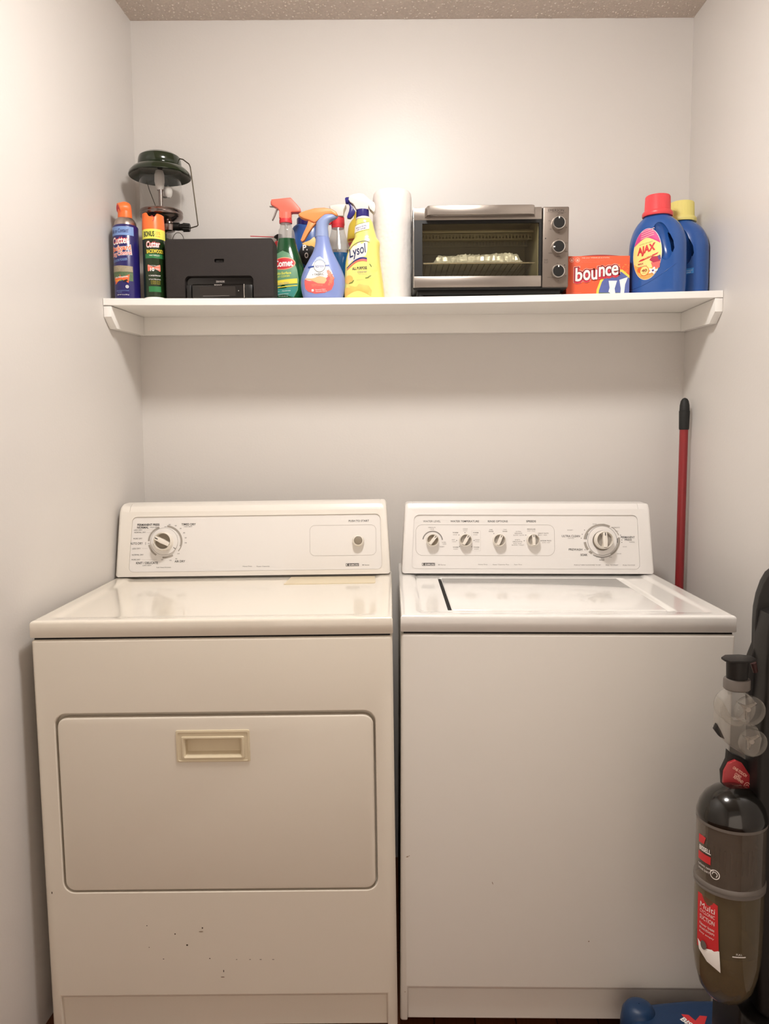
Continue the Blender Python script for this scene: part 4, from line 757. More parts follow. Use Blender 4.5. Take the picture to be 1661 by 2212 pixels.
b = MB(); b.loft(S, 'mustard', n=40); mp = front_of(S); b.rect(-.036, .02, .172, .178, mp, .0005, 'brown_ink', 10, 1); b.rect(-.036, .02, .158, .169, mp, .0005, 'coral_label', 10, 1); b.rect(-.036, .02, .150, .1515, mp, .0005, 'brown_ink', 10, 1, sk=-.3); b.build('bottle', t)
MB().lathe([(.0165, .231), (.017, .233), (.0165, .249), (.001, .250)], 'mustard', n=30).build('cap', t)
t = on_shelf('lubricant_can', 'aerosol can with a thin red straw, behind the green spray bottle', 'spray can', 0.4130, -0.055)
MB().lathe([(.024, 0), (.0255, .002), (.0255, .140), (.023, .148), (.013, .154)], 'mid_green', n=36).build('can_body', t)
MB().lathe([(.0125, .153), (.0130, .156), (.0125, .178), (.0100, .181), (.001, .1815)], 'red_ink', n=24).build('can_collar', t)
MB().lathe([(.008, .180), (.0085, .182), (.0080, .2000), (.001, .2010)], 'plastic_black', n=20, c=(.002, 0, 0)).prism([(-.006, .188), (-.013, .191), (-.013, .195), (-.006, .200)], -.003, .003, 'plastic_black', bev=.0005).build('nozzle', t)
MB().tube([(-.010, 0, .1935), (-.079, -.004, .1955)], .0011, 'red_ink', n=8).build('straw', t)
# ---- paper towels
def towel_mat():
    m = mat('paper_towel', '#f1eae4', 0.95, var=0.01, sss=0.0); nt = m.node_tree; b = nt.nodes['Principled BSDF']; tc = nt.nodes.new('ShaderNodeTexCoord')
    vo = nt.nodes.new('ShaderNodeTexVoronoi'); vo.inputs['Scale'].default_value = 95; vo.feature = 'SMOOTH_F1'; bp = nt.nodes.new('ShaderNodeBump'); bp.inputs['Strength'].default_value = .65; bp.inputs['Distance'].default_value = .002
    nt.links.new(tc.outputs['Object'], vo.inputs['Vector']); nt.links.new(vo.outputs['Distance'], bp.inputs['Height']); nt.links.new(bp.outputs['Normal'], b.inputs['Normal'])
towel_mat(); mat('cardboard', '#b59a78', 0.9)
t = on_shelf('paper_towel_roll', 'white roll of paper towels standing left of the toaster oven', 'paper towels', 0.7292, -0.130)
b = MB(); n = 64; vs = []; fs = []
R_ = .0520
pr = [(R_-.002, 0.0), (R_, .004), (R_+.0006, .10), (R_, .20), (R_-.0003, .275), (R_-.0025, .285), (R_-.007, .290), (.024, .2905), (.0215, .2890), (.0215, .05)]
for r, z in pr:
    for i in range(n):
        a = 2*PI*i/n; w_ = 1+.004*math.sin(3*a+z*20)+.003*math.sin(7*a-z*35); vs.append((r*w_*math.cos(a), r*w_*math.sin(a), z))
for j in range(len(pr)-1):
    for i in range(n): k = (i+1) % n; fs.append((j*n+i, j*n+k, (j+1)*n+k, (j+1)*n+i))
fs.append(tuple(range(n-1, -1, -1))); b.add(vs, fs, 'paper_towel'); b.build('towel_sheets', t)
MB().lathe([(.0213, .004), (.0213, .2885), (.0200, .2885), (.0200, .004)], 'cardboard', n=40, caps=False).build('cardboard_core', t)
# ---- toaster oven
mat('oven_steel', '#a39a92', 0.3, metal=0.85, var=.03); mat('oven_panel', '#857a71', 0.38, metal=0.7, var=.02); mat('oven_black', '#131211', 0.45); mat('oven_inner', '#aca48c', 0.5, metal=0.2, var=.1); mat('oven_ink', '#3a332e', 0.6); mat('rack_chrome', '#c9c2b4', 0.2, metal=1.0); mat('silver_ring', '#c9c4be', 0.2, metal=0.9)
thin_glass('oven_glass', (0.88, 0.87, 0.80), refl_rough=0.02, ior=1.5)
t = on_shelf('toaster_oven', 'stainless steel toaster oven with black glass door and three knobs', 'toaster oven', 0.9799, -0.245)
D_ = .225; zb = .017
b = MB(); b.box(-.1990, .1965, .004, D_, zb, .2190, 'oven_black', bev=.004, seg=3); o = b.build('oven_shell', t)
c = MB(); c.box(-.182, .122, -.05, .205, .034, .205, 'oven_inner'); cut(o, [c])
i_ = MB()
for (x0, x1, y0, y1, z0, z1) in [(-.1815, -.1795, .005, .2045, .036, .203), (.1195, .1215, .005, .2045, .036, .203), (-.1815, .1215, .2025, .2045, .036, .203), (-.1815, .1215, .005, .2045, .0345, .0365), (-.1815, .1215, .005, .2045, .2025, .2045)]: i_.box(x0, x1, y0, y1, z0, z1, 'oven_inner')
# slotted heater guards across the cavity
for yy, z0 in ((.075, .158), (.150, .158)):
    i_.box(-.178, .118, yy, yy+.003, z0, z0+.003, 'oven_inner'); i_.box(-.178, .118, yy, yy+.003, z0+.013, z0+.016, 'oven_inner')
    for k in range(34): x = -.176+k*.0088; i_.box(x, x+.0035, yy, yy+.003, z0+.002, z0+.014, 'oven_inner')
for yy in (.06, .10, .14): i_.tube([(-.178, yy, .176), (.118, yy, .176)], .004, 'oven_inner', n=10)
i_.box(-.165, .10, .199, .203, .07, .150, 'oven_inner', bev=.003)
i_.build('oven_cavity', t)
rk = MB(); zr = .0845
for yy in (.012, .195): rk.tube([(-.172, yy, zr), (.114, yy, zr)], .0020, 'rack_chrome', n=8)
for k in range(19): x = -.165+k*.0152; rk.tube([(x, .012, zr), (x, .195, zr)], .0012, 'rack_chrome', n=6)
rk.build('wire_rack', t)
d = MB(); y0 = -.006; y1 = .004
fr_out = rrect(-.1975, .1275, .0215, .2185, .004, 3)
d.box(-.1975, .1275, y0, y1, .188, .2185, 'oven_steel', bev=.0015); d.box(-.1975, .1275, y0, y1, .0215, .0490, 'oven_steel', bev=.0015)
d.box(-.1975, -.1750, y0+.001, y1, .0490, .188, 'oven_black'); d.box(.1210, .1275, y0+.001, y1, .0490, .188, 'oven_black'); d.box(-.1750, .1210, y0+.001, y1, .180, .188, 'oven_black')
d.box(-.1980, -.1960, y0-.0006, y1, .0215, .2185, 'silver_ring', bev=.0006)
dd = d.build('oven_door', t)
MB().box(-.1750, .1210, -.003, -.001, .0490, .181, 'oven_glass').build('door_glass', dd)
hb = MB(); hb.prism([(-.1690, -.008), (-.1630, -.032), (-.1560, -.0365), (.0970, -.0365), (.1040, -.032), (.1100, -.008), (.1050, -.008), (.0990, -.0290), (.0950, -.0315), (-.1540, -.0315), (-.1580, -.0290), (-.1640, -.008)], .1935, .2165, 'oven_steel', bev=.0012, axis='z', fn=lambda p: Vector((p.x, p.y+.0025, p.z))); hb.build('door_handle', dd)
cp_ = MB(); cp_.box(.1300, .1965, -.005, .006, .0195, .2190, 'oven_panel', bev=.003, seg=3); fm = flat(-.005)
cp_.text('EMERSON', .1630, .2095, .040, .0062, fm, .0003, 'oven_ink', bold=.0); cp_.rect(.138, .188, .2040, .2044, fm, .0003, 'oven_ink', 1, 1); cp_.text('PORTABLE', .1750, .2025, .014, .0022, fm, .0005, 'oven_ink', bold=.03)
for kz, labs in ((.1765, ['OFF', '250', '350', '450', '300', '400']), (.1175, ['OFF', 'TOAST', 'BAKE', 'BROIL', 'WARM', '']), (.0570, ['OFF', '10', '20', '30', 'STAY ON', ''])):
    for k, s_ in enumerate(labs):
        a = math.radians(90-k*58); 
        if s_: cp_.text(s_, .1685+.0235*math.cos(a), kz+.0215*math.sin(a), None, .0022, fm, .0003, 'oven_ink')
cp_.patch(ell(.1375, .1405, .0016, .0016, 10), fm, .0003, 'black_ink', rings=1); cp_.patch(ell(.1865, .0740, .0013, .0013, 10), fm, .0003, 'black_ink', rings=1)
outl = rrect(.1345, .1435, .0800, .0890, .0008, 2); ins = rrect(.1350, .1430, .0805, .0885, .0006, 2); n = len(outl); cp_.add([fm(*p, .0003) for p in outl]+[fm(*p, .0003) for p in ins], [(i, (i+1) % n, (i+1) % n+n, i+n) for i in range(n)], 'oven_ink'); cp_.text('T', .139, .0845, .003, .004, fm, .0003, 'oven_ink')
pnl = cp_.build('control_panel', t)
for kz, a in ((.1765, 0), (.1175, 95), (.0570, 0)):
    q = MB(); f_ = lambda p, kz=kz: Vector((.1685+p.x, -.005-p.z, kz+p.y))
    q.lathe([(.0175, 0), (.0175, .007), (.0170, .012), (.0160, .0145), (.0140, .0148), (.0138, .0135)], 'silver_ring', n=36, fn=f_); o = q.build('oven_knob', t); fixn(o)
    q = MB(); q.lathe([(.0139, .0135), (.0138, .0150), (.001, .0152)], 'oven_black', n=32, fn=f_); o3 = q.build('knob_face', o); fixn(o3)
    ar = math.radians(a); q = MB(); q.box(-.0014, .0014, .0095, .0140, .0148, .0162, 'white_ink', fn=lambda p, ar=ar, f_=f_: f_(Vector((p.x*math.cos(ar)-p.y*math.sin(ar), p.x*math.sin(ar)+p.y*math.cos(ar), p.z)))); q.build('pointer_mark', o)
b = MB(); b.box(-.188, .180, .012, .215, .006, .018, 'oven_black', bev=.002); b.build('crumb_tray', t)
for x in (-.180, .172):
    for y in (.022, .205): MB().lathe([(.008, 0), (.009, .001), (.009, .009)], 'rubber_black', n=14, c=(x, y, 0)).build('foot', t)
# ---- foil wrapped tray inside the oven
mat('foil', '#f2eee6', 0.38, metal=0.55, var=.02, bump=0.35, bscale=120)
fo = thing('foil_tray', 'crumpled aluminium foil tray on the rack inside the toaster oven', 'foil tray', (0.9799-.030, -0.245+.085, zshelf(.95, -.16)+zr+.0028))
b = MB(); rnd = random.Random(3); nx, ny = 60, 24; vs = []; fs = []
def fz(u, v):
    e = min(u, 1-u)*9; g_ = min(v, 1-v)*5; h = .016*ss(e)*ss(g_)+.004
    return h
cr_ = [[rnd.uniform(-1, 1) for _ in range(ny+1)] for _ in range(nx+1)]
for j in range(ny+1):
    for i in range(nx+1):
        u_, v_ = i/nx, j/ny; e = ss(min(min(u_, 1-u_)*14, min(v_, 1-v_)*8))
        vs.append((-.118+.236*u_+.0015*cr_[i][j], -.055+.11*v_+.0015*cr_[i][(j*7) % ny], .001+e*(.020+.006*u_)+.0022*cr_[i][j]*e+.0012*e*math.sin(u_*17+v_*9)))
for j in range(ny):
    for i in range(nx): a = j*(nx+1)+i; fs.append((a, a+1, a+nx+2, a+nx+1))
b.add(vs, fs, 'foil'); b.prism(rrect(-.114, .114, -.051, .051, .01), .0, .003, 'foil', axis='z'); b.build('foil_cover', fo, sharp=15)
# ---- dryer sheet box
mat('box_orange', '#f0613d', 0.4, coat=0.15, var=.05, vscale=25); mat('box_red', '#d23a4e', .4); mat('box_blue', '#5b6aa8', .4, var=.2, vscale=50); mat('box_maroon', '#a13a3a', .4); mat('box_green', '#67775a', .4); mat('pale_pink', '#ffc7b5', .5); mat('sun_yellow', '#f8d85c', .4)
t = on_shelf('dryer_sheet_box', 'small orange cardboard box with big white lettering, right of the toaster oven', 'box', 1.2622, -0.200)
b = MB(); b.box(-.0800, .0845, .0, .062, 0, .1035, 'box_orange', bev=.0008); fm = flat(0)
b.patch([(-.002, .001), (-.0005, .018), (.008, .041), (.024, .061), (.045, .071), (.066, .068), (.0843, .053), (.0843, .001)], fm, .0002, 'sun_yellow', rings=2)
b.patch([(.0040, .001), (.0055, .016), (.0125, .037), (.026, .055), (.045, .0655), (.064, .062), (.0843, .046), (.0843, .001)], fm, .0004, 'box_blue', rings=2)
b.patch([(.004, .001), (.006, .010), (.060, .0095), (.083, .006), (.083, .001)], fm, .0006, 'box_green', rings=1)
b.patch([(.030, .040), (.052, .040), (.046, .020), (.048, .008), (.038, .006), (.030, .012), (.033, .022)], fm, .0008, 'white_ink', rings=1); b.patch([(.058, .042), (.080, .049), (.073, .030), (.071, .008), (.061, .005), (.062, .020)], fm, .0008, 'white_ink', rings=1)
W_ = [(-.0490, .0560, 'b', .0195, .0345), (-.0275, .0545, 'o', .0190, .0270), (-.0075, .0550, 'u', .0170, .0250), (.0110, .0630, 'n', .0170, .0250), (.0285, .0640, 'c', .0160, .0250), (.0455, .0665, 'e', .0180, .0260)]
for k, (m_, bo, dzz) in enumerate((('pale_pink', .20, -.0010), ('box_maroon', .15, -.0008), ('box_red', .11, -.0030), ('box_maroon', .06, 0), ('white_ink', .02, .0))):
    for x, z, c_, w_, h_ in W_: 
        gr = {.20: .0105, .15: .0080, .11: .0055, .06: .0025, .02: 0}[bo]; b.text(c_, x, z+dzz, w_+gr, h_+gr, fm, .0012+.0004*k, m_, bold=bo, shear=.12, rot=.10)
for x in (-.0665, -.0515): b.ring(x, .0935, .0058, .0058, .0010, fm, .0004, 'pale_pink', n=24); b.patch(ell(x, .0930, .0026, .0026, 10), fm, .0004, 'pale_pink', rings=1)
b.text('help your WRINKLES & STATIC', -.004, .0985, .072, .0038, fm, .0004, 'pale_pink', bold=.02); b.text('Fewer wrinkles, less static, softness', .0, .0930, .080, .0030, fm, .0004, 'salmon_ink'); b.text('& freshness control', -.018, .0883, .046, .0030, fm, .0004, 'salmon_ink')
b.text('160 SHEETS', -.066, .0045, .018, .0032, fm, .0004, 'pale_pink'); b.rect(-.076, -.040, .0095, .0103, fm, .0004, 'salmon_ink', 1, 1); b.rect(-.055, -.030, .0030, .0036, fm, .0004, 'salmon_ink', 1, 1)
rr_ = random.Random(5)
for k in range(26): x = rr_.uniform(.048, .082); z = rr_.uniform(.060, .082); b.patch(ell(x, z, .0007, .0007, 6), fm, .0004, 'sun_yellow', rings=1)
b.build('carton', t)
fl_ = MB(); vs = []; n = 20
for i in range(n+1): u_ = i/n; vs += [(-.045+.105*u_, .001, .1036), (-.045+.105*u_, .0015, .1036+.0032*math.sin(PI*u_)), (-.045+.105*u_, .058, .1040)]
fl_.add(vs, [(3*i, 3*i+3, 3*i+4, 3*i+1) for i in range(n)]+[(3*i+1, 3*i+4, 3*i+5, 3*i+2) for i in range(n)], 'box_maroon'); fl_.build('top_flap', t)
# ---- detergent jugs
mat('jug_blue', '#2a569c', 0.24, coat=0.3, var=.02); mat('cap_red', '#e64c50', 0.35, var=.01); mat('cap_yellow', '#e6da84', 0.35, var=.01); mat('magenta_ink', '#d8488c', .45, var=.2, vscale=90); mat('label_yellow', '#f9e28c', .4); mat('label_orange', '#f4b45f', .4); mat('purple_ink', '#5b3f7c', .5); mat('crimson_ink', '#b32548', .5); mat('bright_blue', '#3f8fd6', .4)
def jug_secs(X): return smooth_secs([(0, 0, .0680, .040), (.005, 0, .0725, .044), (.03, 0, .0740, .046), (.07, 0, .0740, .046), (.11, 0, .0735, .046), (.14, 0, .0715, .0455), (.165, X*.3, .0640, .043), (.182, X*.6, .0540, .039), (.194, X*.9, .0425, .034), (.201, X, .0335, .031), (.208, X, .0320, .030)], 5)
def jug(t, capm, X):
    JS = jug_secs(X)
    b = MB(); b.loft(JS, 'jug_blue', n=72, e=2.3)
    o = b.build('jug_body', t)
    # grip hollow: a slanted pocket front and back with a slot through
    path = []; rr = []
    for i in range(19):
        q = i/18; path.append((.012+.042*q-.014*q*q, .181-.100*q)); rr.append(.0195*max(.02, 1-abs(2*q-1)**2.6)**.5)
    c = MB(); c.tube([(x, -.0445, z) for x, z in path], rr, 'jug_blue', n=28)
    c4 = MB(); c4.tube([(x, .0445, z) for x, z in path], rr, 'jug_blue', n=28)
    c2 = MB(); c2.prism([(.036, .152), (.045, .146), (.0530, .128), (.0555, .110), (.0520, .099), (.0470, .104), (.0440, .122), (.0380, .140)], -.06, .06, 'jug_blue', axis='y')
    cut(o, [c, c4, c2], sharp=50)
    mp = front_of(JS, 2.3)
    cp = MB()
    cp.lathe([(.0375, .2025), (.0385, .2045), (.0385, .2110), (.0360, .2150), (.0330, .2155), (.0325, .2165), (.0310, .2530), (.0300, .2548), (.001, .2552)], capm, n=56, c=(X, 0, 0))
    for i in range(60):
        a = 2*PI*i/60; cp.tube([(X+.0322*math.cos(a), .0322*math.sin(a), .218), (X+.0309*math.cos(a), .0309*math.sin(a), .252)], .0006, capm, n=4)
    cp.build('cap', t)
    mpj = front_of(JS, 2.3)
    if capm == 'cap_yellow': return mpj
    em = MB(); em.tube([mpj(-.062+.0068*i, .018+.0030*i*(i/18), .0001) for i in range(19)], .0009, 'jug_blue', n=6); em.build('moulded_ridge', t)
    return mp
rz = math.radians(-38)
t = on_shelf('detergent_jug', 'blue laundry detergent jug with red cap and yellow oval label', 'detergent bottle', 1.4225, -0.184, rz)
mp = jug(t, 'cap_red', -.002); mp_j = mp; mp = lambda x, z, o_: mp_j(x+.019, z, o_)
lb = MB(); ex, ez, ea, eb = -.0300, .1020, .0375, .0640
lb.patch(ell(ex, ez, ea+.0012, eb+.0012, 48), mp, .0003, 'white_ink', rings=10); lb.patch(ell(ex, ez, ea, eb, 48), mp, .0008, 'label_yellow', rings=10)
def arcseg(a0, a1, n=24): return [(ex+ea*math.cos(math.radians(a0+(a1-a0)*i/n)), ez+eb*math.sin(math.radians(a0+(a1-a0)*i/n))) for i in range(n+1)]
lb.patch(arcseg(22, 158), mp, .0012, 'magenta_ink', rings=6); lb.patch(arcseg(200, 340), mp, .0012, 'label_orange', rings=6)
for z in (.158, .1525, .147, .1415): lb.rect(ex-.016, ex+.018, z, z+.0016, mp, .0016, 'pale_pink', 8, 1, sk=.2)
lb.text('laundry detergent', ex-.002, .1295, .036, .0028, mp, .0014, 'leaf_ink', rot=.12); lb.text('AJAX', ex-.001, .1120, .052, .0245, mp, .0016, 'red_ink', bold=.045, shear=.22, rot=.18)
lb.patch([(-.046, .0895), (-.030, .0935), (-.005, .1010), (.0010, .1030), (-.0030, .0980), (-.020, .0925), (-.040, .0860), (-.052, .0850)], mp, .0016, 'red_ink', rings=3); lb.text('ULTRA', -.025, .0945, .022, .0040, mp, .0020, 'label_yellow', rot=.25, bold=.02)
lb.patch([(-.022, .086), (-.015, .094), (-.004, .093), (.0040, .095), (.006, .080), (-.012, .078)], mp, .0016, 'crimson_ink', rings=3); lb.patch([(-.002, .093), (.005, .096), (.0072, .085), (.002, .082)], mp, .0018, 'purple_ink', rings=2)
lb.patch([(-.018, .079), (.0055, .080), (.004, .064), (-.012, .062)], mp, .0016, 'coral_label', rings=2); lb.patch([(-.012+.009*(1+.35*math.cos(5*a))*math.cos(a), .058+.007*(1+.35*math.cos(5*a))*math.sin(a)) for a in [2*PI*i/40 for i in range(40)]], mp, .0020, 'white_ink', rings=2); lb.patch(ell(-.012, .058, .003, .0026, 10), mp, .0024, 'purple_ink', rings=1)
lb.text('MAX', -.045, .0790, .015, .0040, mp, .0014, 'crimson_ink', bold=.04, rot=.05); lb.text('FRAGRANCE', -.041, .0720, .026, .0030, mp, .0014, 'ink_soft', rot=.08)
lb.patch(ell(-.046, .0640, .0085, .0075, 20), mp, .0014, 'orange_ink', rings=2); lb.ring(-.0345, .0600, .0120, .0125, .0014, mp, .0018, 'orange_ink'); lb.patch(ell(-.0345, .0600, .0106, .0111, 24), mp, .0018, 'label_yellow', rings=2); lb.text('40', -.0345, .0610, .0150, .0075, mp, .0022, 'brown_ink', bold=.04); lb.text('LOADS', -.0345, .0545, .010, .0024, mp, .0022, 'brown_ink')
lb.text('COLOR, STAIN & FRESH', -.027, .0490, .036, .0028, mp, .0016, 'brown_ink', rot=.08); lb.text('50 FL OZ (1.56 QT)', -.028, .0430, .020, .0022, mp, .0016, 'brown_ink', rot=.08)
lb.build('oval_label', t)
t = on_shelf('detergent_jug', 'blue laundry detergent jug with pale yellow cap, behind the red capped one', 'detergent bottle', 1.5080, -0.120, math.radians(-50))
mp = jug(t, 'cap_yellow', -.002)
lb = MB(); lb.rect(.018, .0560, .054, .068, mp, .0005, 'bright_blue', 10, 2, sk=.1); lb.text('Questions or comments?', .038, .0645, .032, .0030, mp, .0009, 'white_ink', rot=.08); lb.text('Call 1-800-ASK', .036, .0595, .030, .0030, mp, .0009, 'white_ink', rot=.08)
lb.rect(.018, .036, .030, .047, mp, .0005, 'silver_label', 6, 2); 
for k in range(9): lb.rect(.0195+k*.0018, .0195+k*.0018+.0008, .032, .045, mp, .0009, 'black_ink', 1, 2)
lb.build('back_label', t)

# ================================================================ MOP POLE IN THE CORNER
mat('pole_red', '#8e2226', 0.3, coat=0.3, var=.05); mat('grip_black', '#1f1f1e', 0.6, bump=.1, bscale=300)
t = thing('mop_handle', 'red mop pole with black rubber grip, leaning in the corner right of the washer', 'mop', (1.538, -0.088, 0.0))
def pl(k): return Vector((.0055*k/1.386, .008*k/1.386, k))
MB().tube([pl(0.001), pl(1.306)], .0118, 'pole_red', n=24).build('pole', t)
MB().tube([pl(1.298), pl(1.302), pl(1.350), pl(1.3505), pl(1.366), pl(1.378), pl(1.384), pl(1.3865)], [.0128, .0136, .0146, .0136, .0130, .0105, .0065, .001], 'grip_black', n=28).build('grip', t)

# ================================================================ UPRIGHT VACUUM
mat('vac_black', '#171412', 0.5, var=.1, vscale=60, bump=.05, bscale=250); mat('vac_gloss', '#14120f', 0.16, coat=.5); mat('vac_red', '#a83236', 0.35); mat('cord_maroon', '#3a1816', .5); mat('vac_blue', '#19365a', 0.4, var=.1, vscale=80); mat('dust', '#6b5836', 0.95, var=.3, vscale=50, bump=.5, bscale=120); mat('filter_brown', '#4a3a2c', 0.7); mat('vac_grey', '#6f6862', 0.4); mat('label_red', '#d2363a', .35)
thin_glass('bin_clear', (0.74, 0.70, 0.64), refl_rough=0.06, haze=0.42, hazecol=(0.20, 0.165, 0.135)); thin_glass('bin_dusty', (0.72, 0.66, 0.52), refl_rough=0.06, haze=0.55, hazecol=(0.19, 0.15, 0.09)); thin_glass('tool_clear', (0.88, 0.87, 0.85), refl_rough=0.05, haze=0.10, hazecol=(0.72, 0.68, 0.62))
VX, VY = 1.3145, -0.98
def at(u, v, y):
    d = ray(u, v); tt = (y-CAM.y)/d.y; p = CAM+d*tt; return (p.x-VX, p.z)
vac = thing('upright_vacuum', 'black upright vacuum cleaner with clear dust bin, in front of the washer', 'vacuum cleaner', (VX, VY, 0.0))
def vp(x, z): return (x-VX, z)
# upright body behind the bin
colp = [at(u, v, VY+.028) for u, v in [(1700, 1222), (1680, 1228), (1661, 1243), (1650, 1262), (1640, 1290), (1634, 1320), (1632, 1350), (1631, 1400), (1620, 1428), (1617, 1450), (1617, 1490), (1618, 1560), (1619, 1640), (1640, 1780), (1660, 1800), (1660, 2190)]]+[(.185, .17), (.195, .5), (.195, .95), (.165, 1.04)]
b = MB(); b.prism(colp, .028, .034, 'vac_black', bev=.002, seg=2)
b.prism([(x+(.012 if x < .1 else 0), z) for x, z in colp], .033, .075, 'vac_black', bev=.008, seg=3)
b.prism([at(u, v, VY-.02) for u, v in [(1668, 1330), (1660, 1380), (1655, 1500), (1640, 1640), (1637, 1760), (1638, 1900), (1640, 2100), (1640, 2190)]]+[(.170, .17), (.180, .5), (.180, .90), (.15, 1.0)], -.020, .040, 'vac_black', bev=.008, seg=3)
rim = [at(u, v, VY+.020) for u, v in [(1562, 1700), (1560, 1668), (1572, 1643), (1574, 1622), (1583, 1630), (1600, 1636), (1622, 1650), (1640, 1700), (1645, 1760), (1650, 1800), (1600, 1800), (1566, 1760)]]
b.prism(rim, .0215, .034, 'vac_black', bev=.002)
o = b.build('upright_body', vac)
h0 = at(1632, 1452, -.99); h1 = at(1627, 1432, -.99); g = MB(); g.tube([(h0[0], -.01, h0[1]), (h1[0], -.01, h1[1])], [.004, .005], 'cord_maroon', n=12); g.build('cord_hook', vac)
# dust bin
BR = .0570
def bmp(ang0=0, r=BR):
    def f(x, z, off):
        a = x/r+ang0; return ((r+off)*math.sin(a), -(r+off)*math.cos(a), z)
    return f
b = MB(); b.lathe([(BR-.002, .616), (BR, .614), (BR, .520), (BR+.0005, .512)], 'bin_clear', n=72, caps=False); b.build('cyclone_chamber', vac)
ri = MB(); ri.lathe([(BR+.0005, .512), (BR+.0025, .509), (BR+.0025, .504), (BR+.0008, .5035), (BR+.0004, .5025), (BR+.0008, .5015), (BR+.002, .500), (BR+.002, .497), (BR, .496)], 'vac_grey', n=72, caps=False); ri.build('middle_rim', vac); ri = MB(); ri.lathe([(BR-.001, .618), (BR+.0008, .617), (BR+.0008, .612), (BR-.001, .611)], 'vac_grey', n=72, caps=False); ri.build('top_rim', vac)
db = MB(); db.lathe([(BR, .496), (BR, .42), (BR-.001, .365), (BR-.005, .335), (BR-.012, .308), (BR-.024, .290), (.02, .280), (.001, .279)], 'bin_dusty', n=72, caps=False); dbin = db.build('dust_bin', vac)
du = MB(); vs = []
du.lathe([(.001, .2805), (.02, .2815), (.032, .2915), (.0438, .309), (.0508, .336), (.0540, .360), (.0550, .385), (.040, .362), (.028, .352), (.001, .349)], 'dust', n=48, caps=False); du.build('collected_dust', dbin)['kind'] = 'stuff'
f_ = MB(); f_.lathe([(.020, .345), (.022, .47), (.030, .49), (.038, .500), (.041, .590), (.030, .608), (.001, .609)], 'filter_brown', n=40)
o = f_.build('cyclone_filter', vac)
q = MB()
for k in range(26):
    a = 2*PI*k/26; q.box(.0405, .0430, -.0012, .0012, .530, .572, 'filter_brown', fn=lambda p, a=a: Vector((p.x*math.cos(a)-p.y*math.sin(a), p.x*math.sin(a)+p.y*math.cos(a), p.z)))
q.build('filter_ribs', o)
MB().lathe([(BR-.0005, .615), (BR+.0012, .618), (BR+.0006, .626), (BR-.004, .641), (BR-.012, .6545), (BR-.024, .665), (BR-.040, .672), (.001, .6745)], 'vac_gloss', n=72, caps=False).build('dome_lid', vac)
# marks and stickers on the bin
lb = MB(); m0 = bmp(0)
def A(deg): return math.radians(deg)*BR
lb.patch([(A(-84), .590), (A(-66), .590), (A(-70), .577), (A(-84), .575)], m0, .0012, 'label_red', rings=3); lb.text('BISSELL', A(-68), .568, .026, .0085, m0, .0014, 'white_ink', bold=.03)
lb.rect(A(-84), A(-55), .546, .560, m0, .0012, 'label_red', 10, 1); lb.text('cyclonic system', A(-66), .538, .034, .0055, m0, .0014, 'white_ink'); lb.text('SPINS DIRT', A(-69), .531, .026, .0035, m0, .0014, 'white_ink')
lb.ring(A(-47), .533, .0085, .0085, .0014, m0, .0014, 'white_ink', n=28); lb.ring(A(-47), .533, .0048, .0048, .0012, m0, .0014, 'white_ink', a0=-60, a1=190, n=20)
lb.patch([(A(-80), .486), (A(-40), .480), (A(-36), .400), (A(-40), .386), (A(-78), .388)], m0, .0022, 'label_red', rings=10); lb.patch([(A(-76), .402), (A(-60), .393), (A(-35), .400), (A(-32), .362), (A(-55), .372), (A(-72), .385)], m0, .0028, 'white_ink', rings=5)
for z, s_, h_ in ((.468, 'Multi', .010), (.457, 'CYCLONIC', .006), (.446, 'SUCTION', .008), (.434, 'Never loses', .005), (.427, 'suction', .005), (.418, 'Easy empty', .004)): lb.text(s_, A(-58), z, .028, h_, m0, .0030, 'white_ink', rot=-.05)
lb.patch(ell(A(-62), .398, .006, .008, 14), m0, .0036, 'vac_grey', rings=2)
lb.text('FULL', A(-4), .400, .010, .0035, m0, .0012, 'white_ink'); lb.rect(A(-15), A(7), .3945, .3965, m0, .0012, 'white_ink', 6, 1)
o = lb.build('bin_stickers', vac)
# red release panel above the dome
tg = [at(u, v, VY+.014) for u, v in [(1565, 1740), (1563, 1690), (1565, 1668), (1575, 1649), (1590, 1643), (1604, 1650), (1620, 1675), (1631, 1705), (1637, 1740), (1640, 1770), (1638, 1800), (1630, 1790), (1600, 1780)]]
b = MB(); b.prism(tg, .014, .022, 'vac_red', bev=.0012); fm = flat(.014)
for s_, u, v, w_ in (('ONE-TOUCH', 1598, 1667, .029), ('CORD', 1594, 1675.5, .013), ('REWIND', 1595, 1684, .020)): x, z = at(u, v, VY+.0135); b.text(s_, x, z, w_, .0052, fm, .0005, 'pale_pink', bold=.03, rot=-.60)
x, z = at(1613.5, 1700, VY+.0135); b.ring(x, z, .0060, .0085, .0011, fm, .0005, 'pale_pink', n=24); b.ring(x, z, .0030, .0045, .001, fm, .0005, 'pale_pink', a0=20, a1=150, n=10).ring(x, z, .0030, .0045, .001, fm, .0005, 'pale_pink', a0=200, a1=330, n=10); b.build('cord_release_panel', vac)
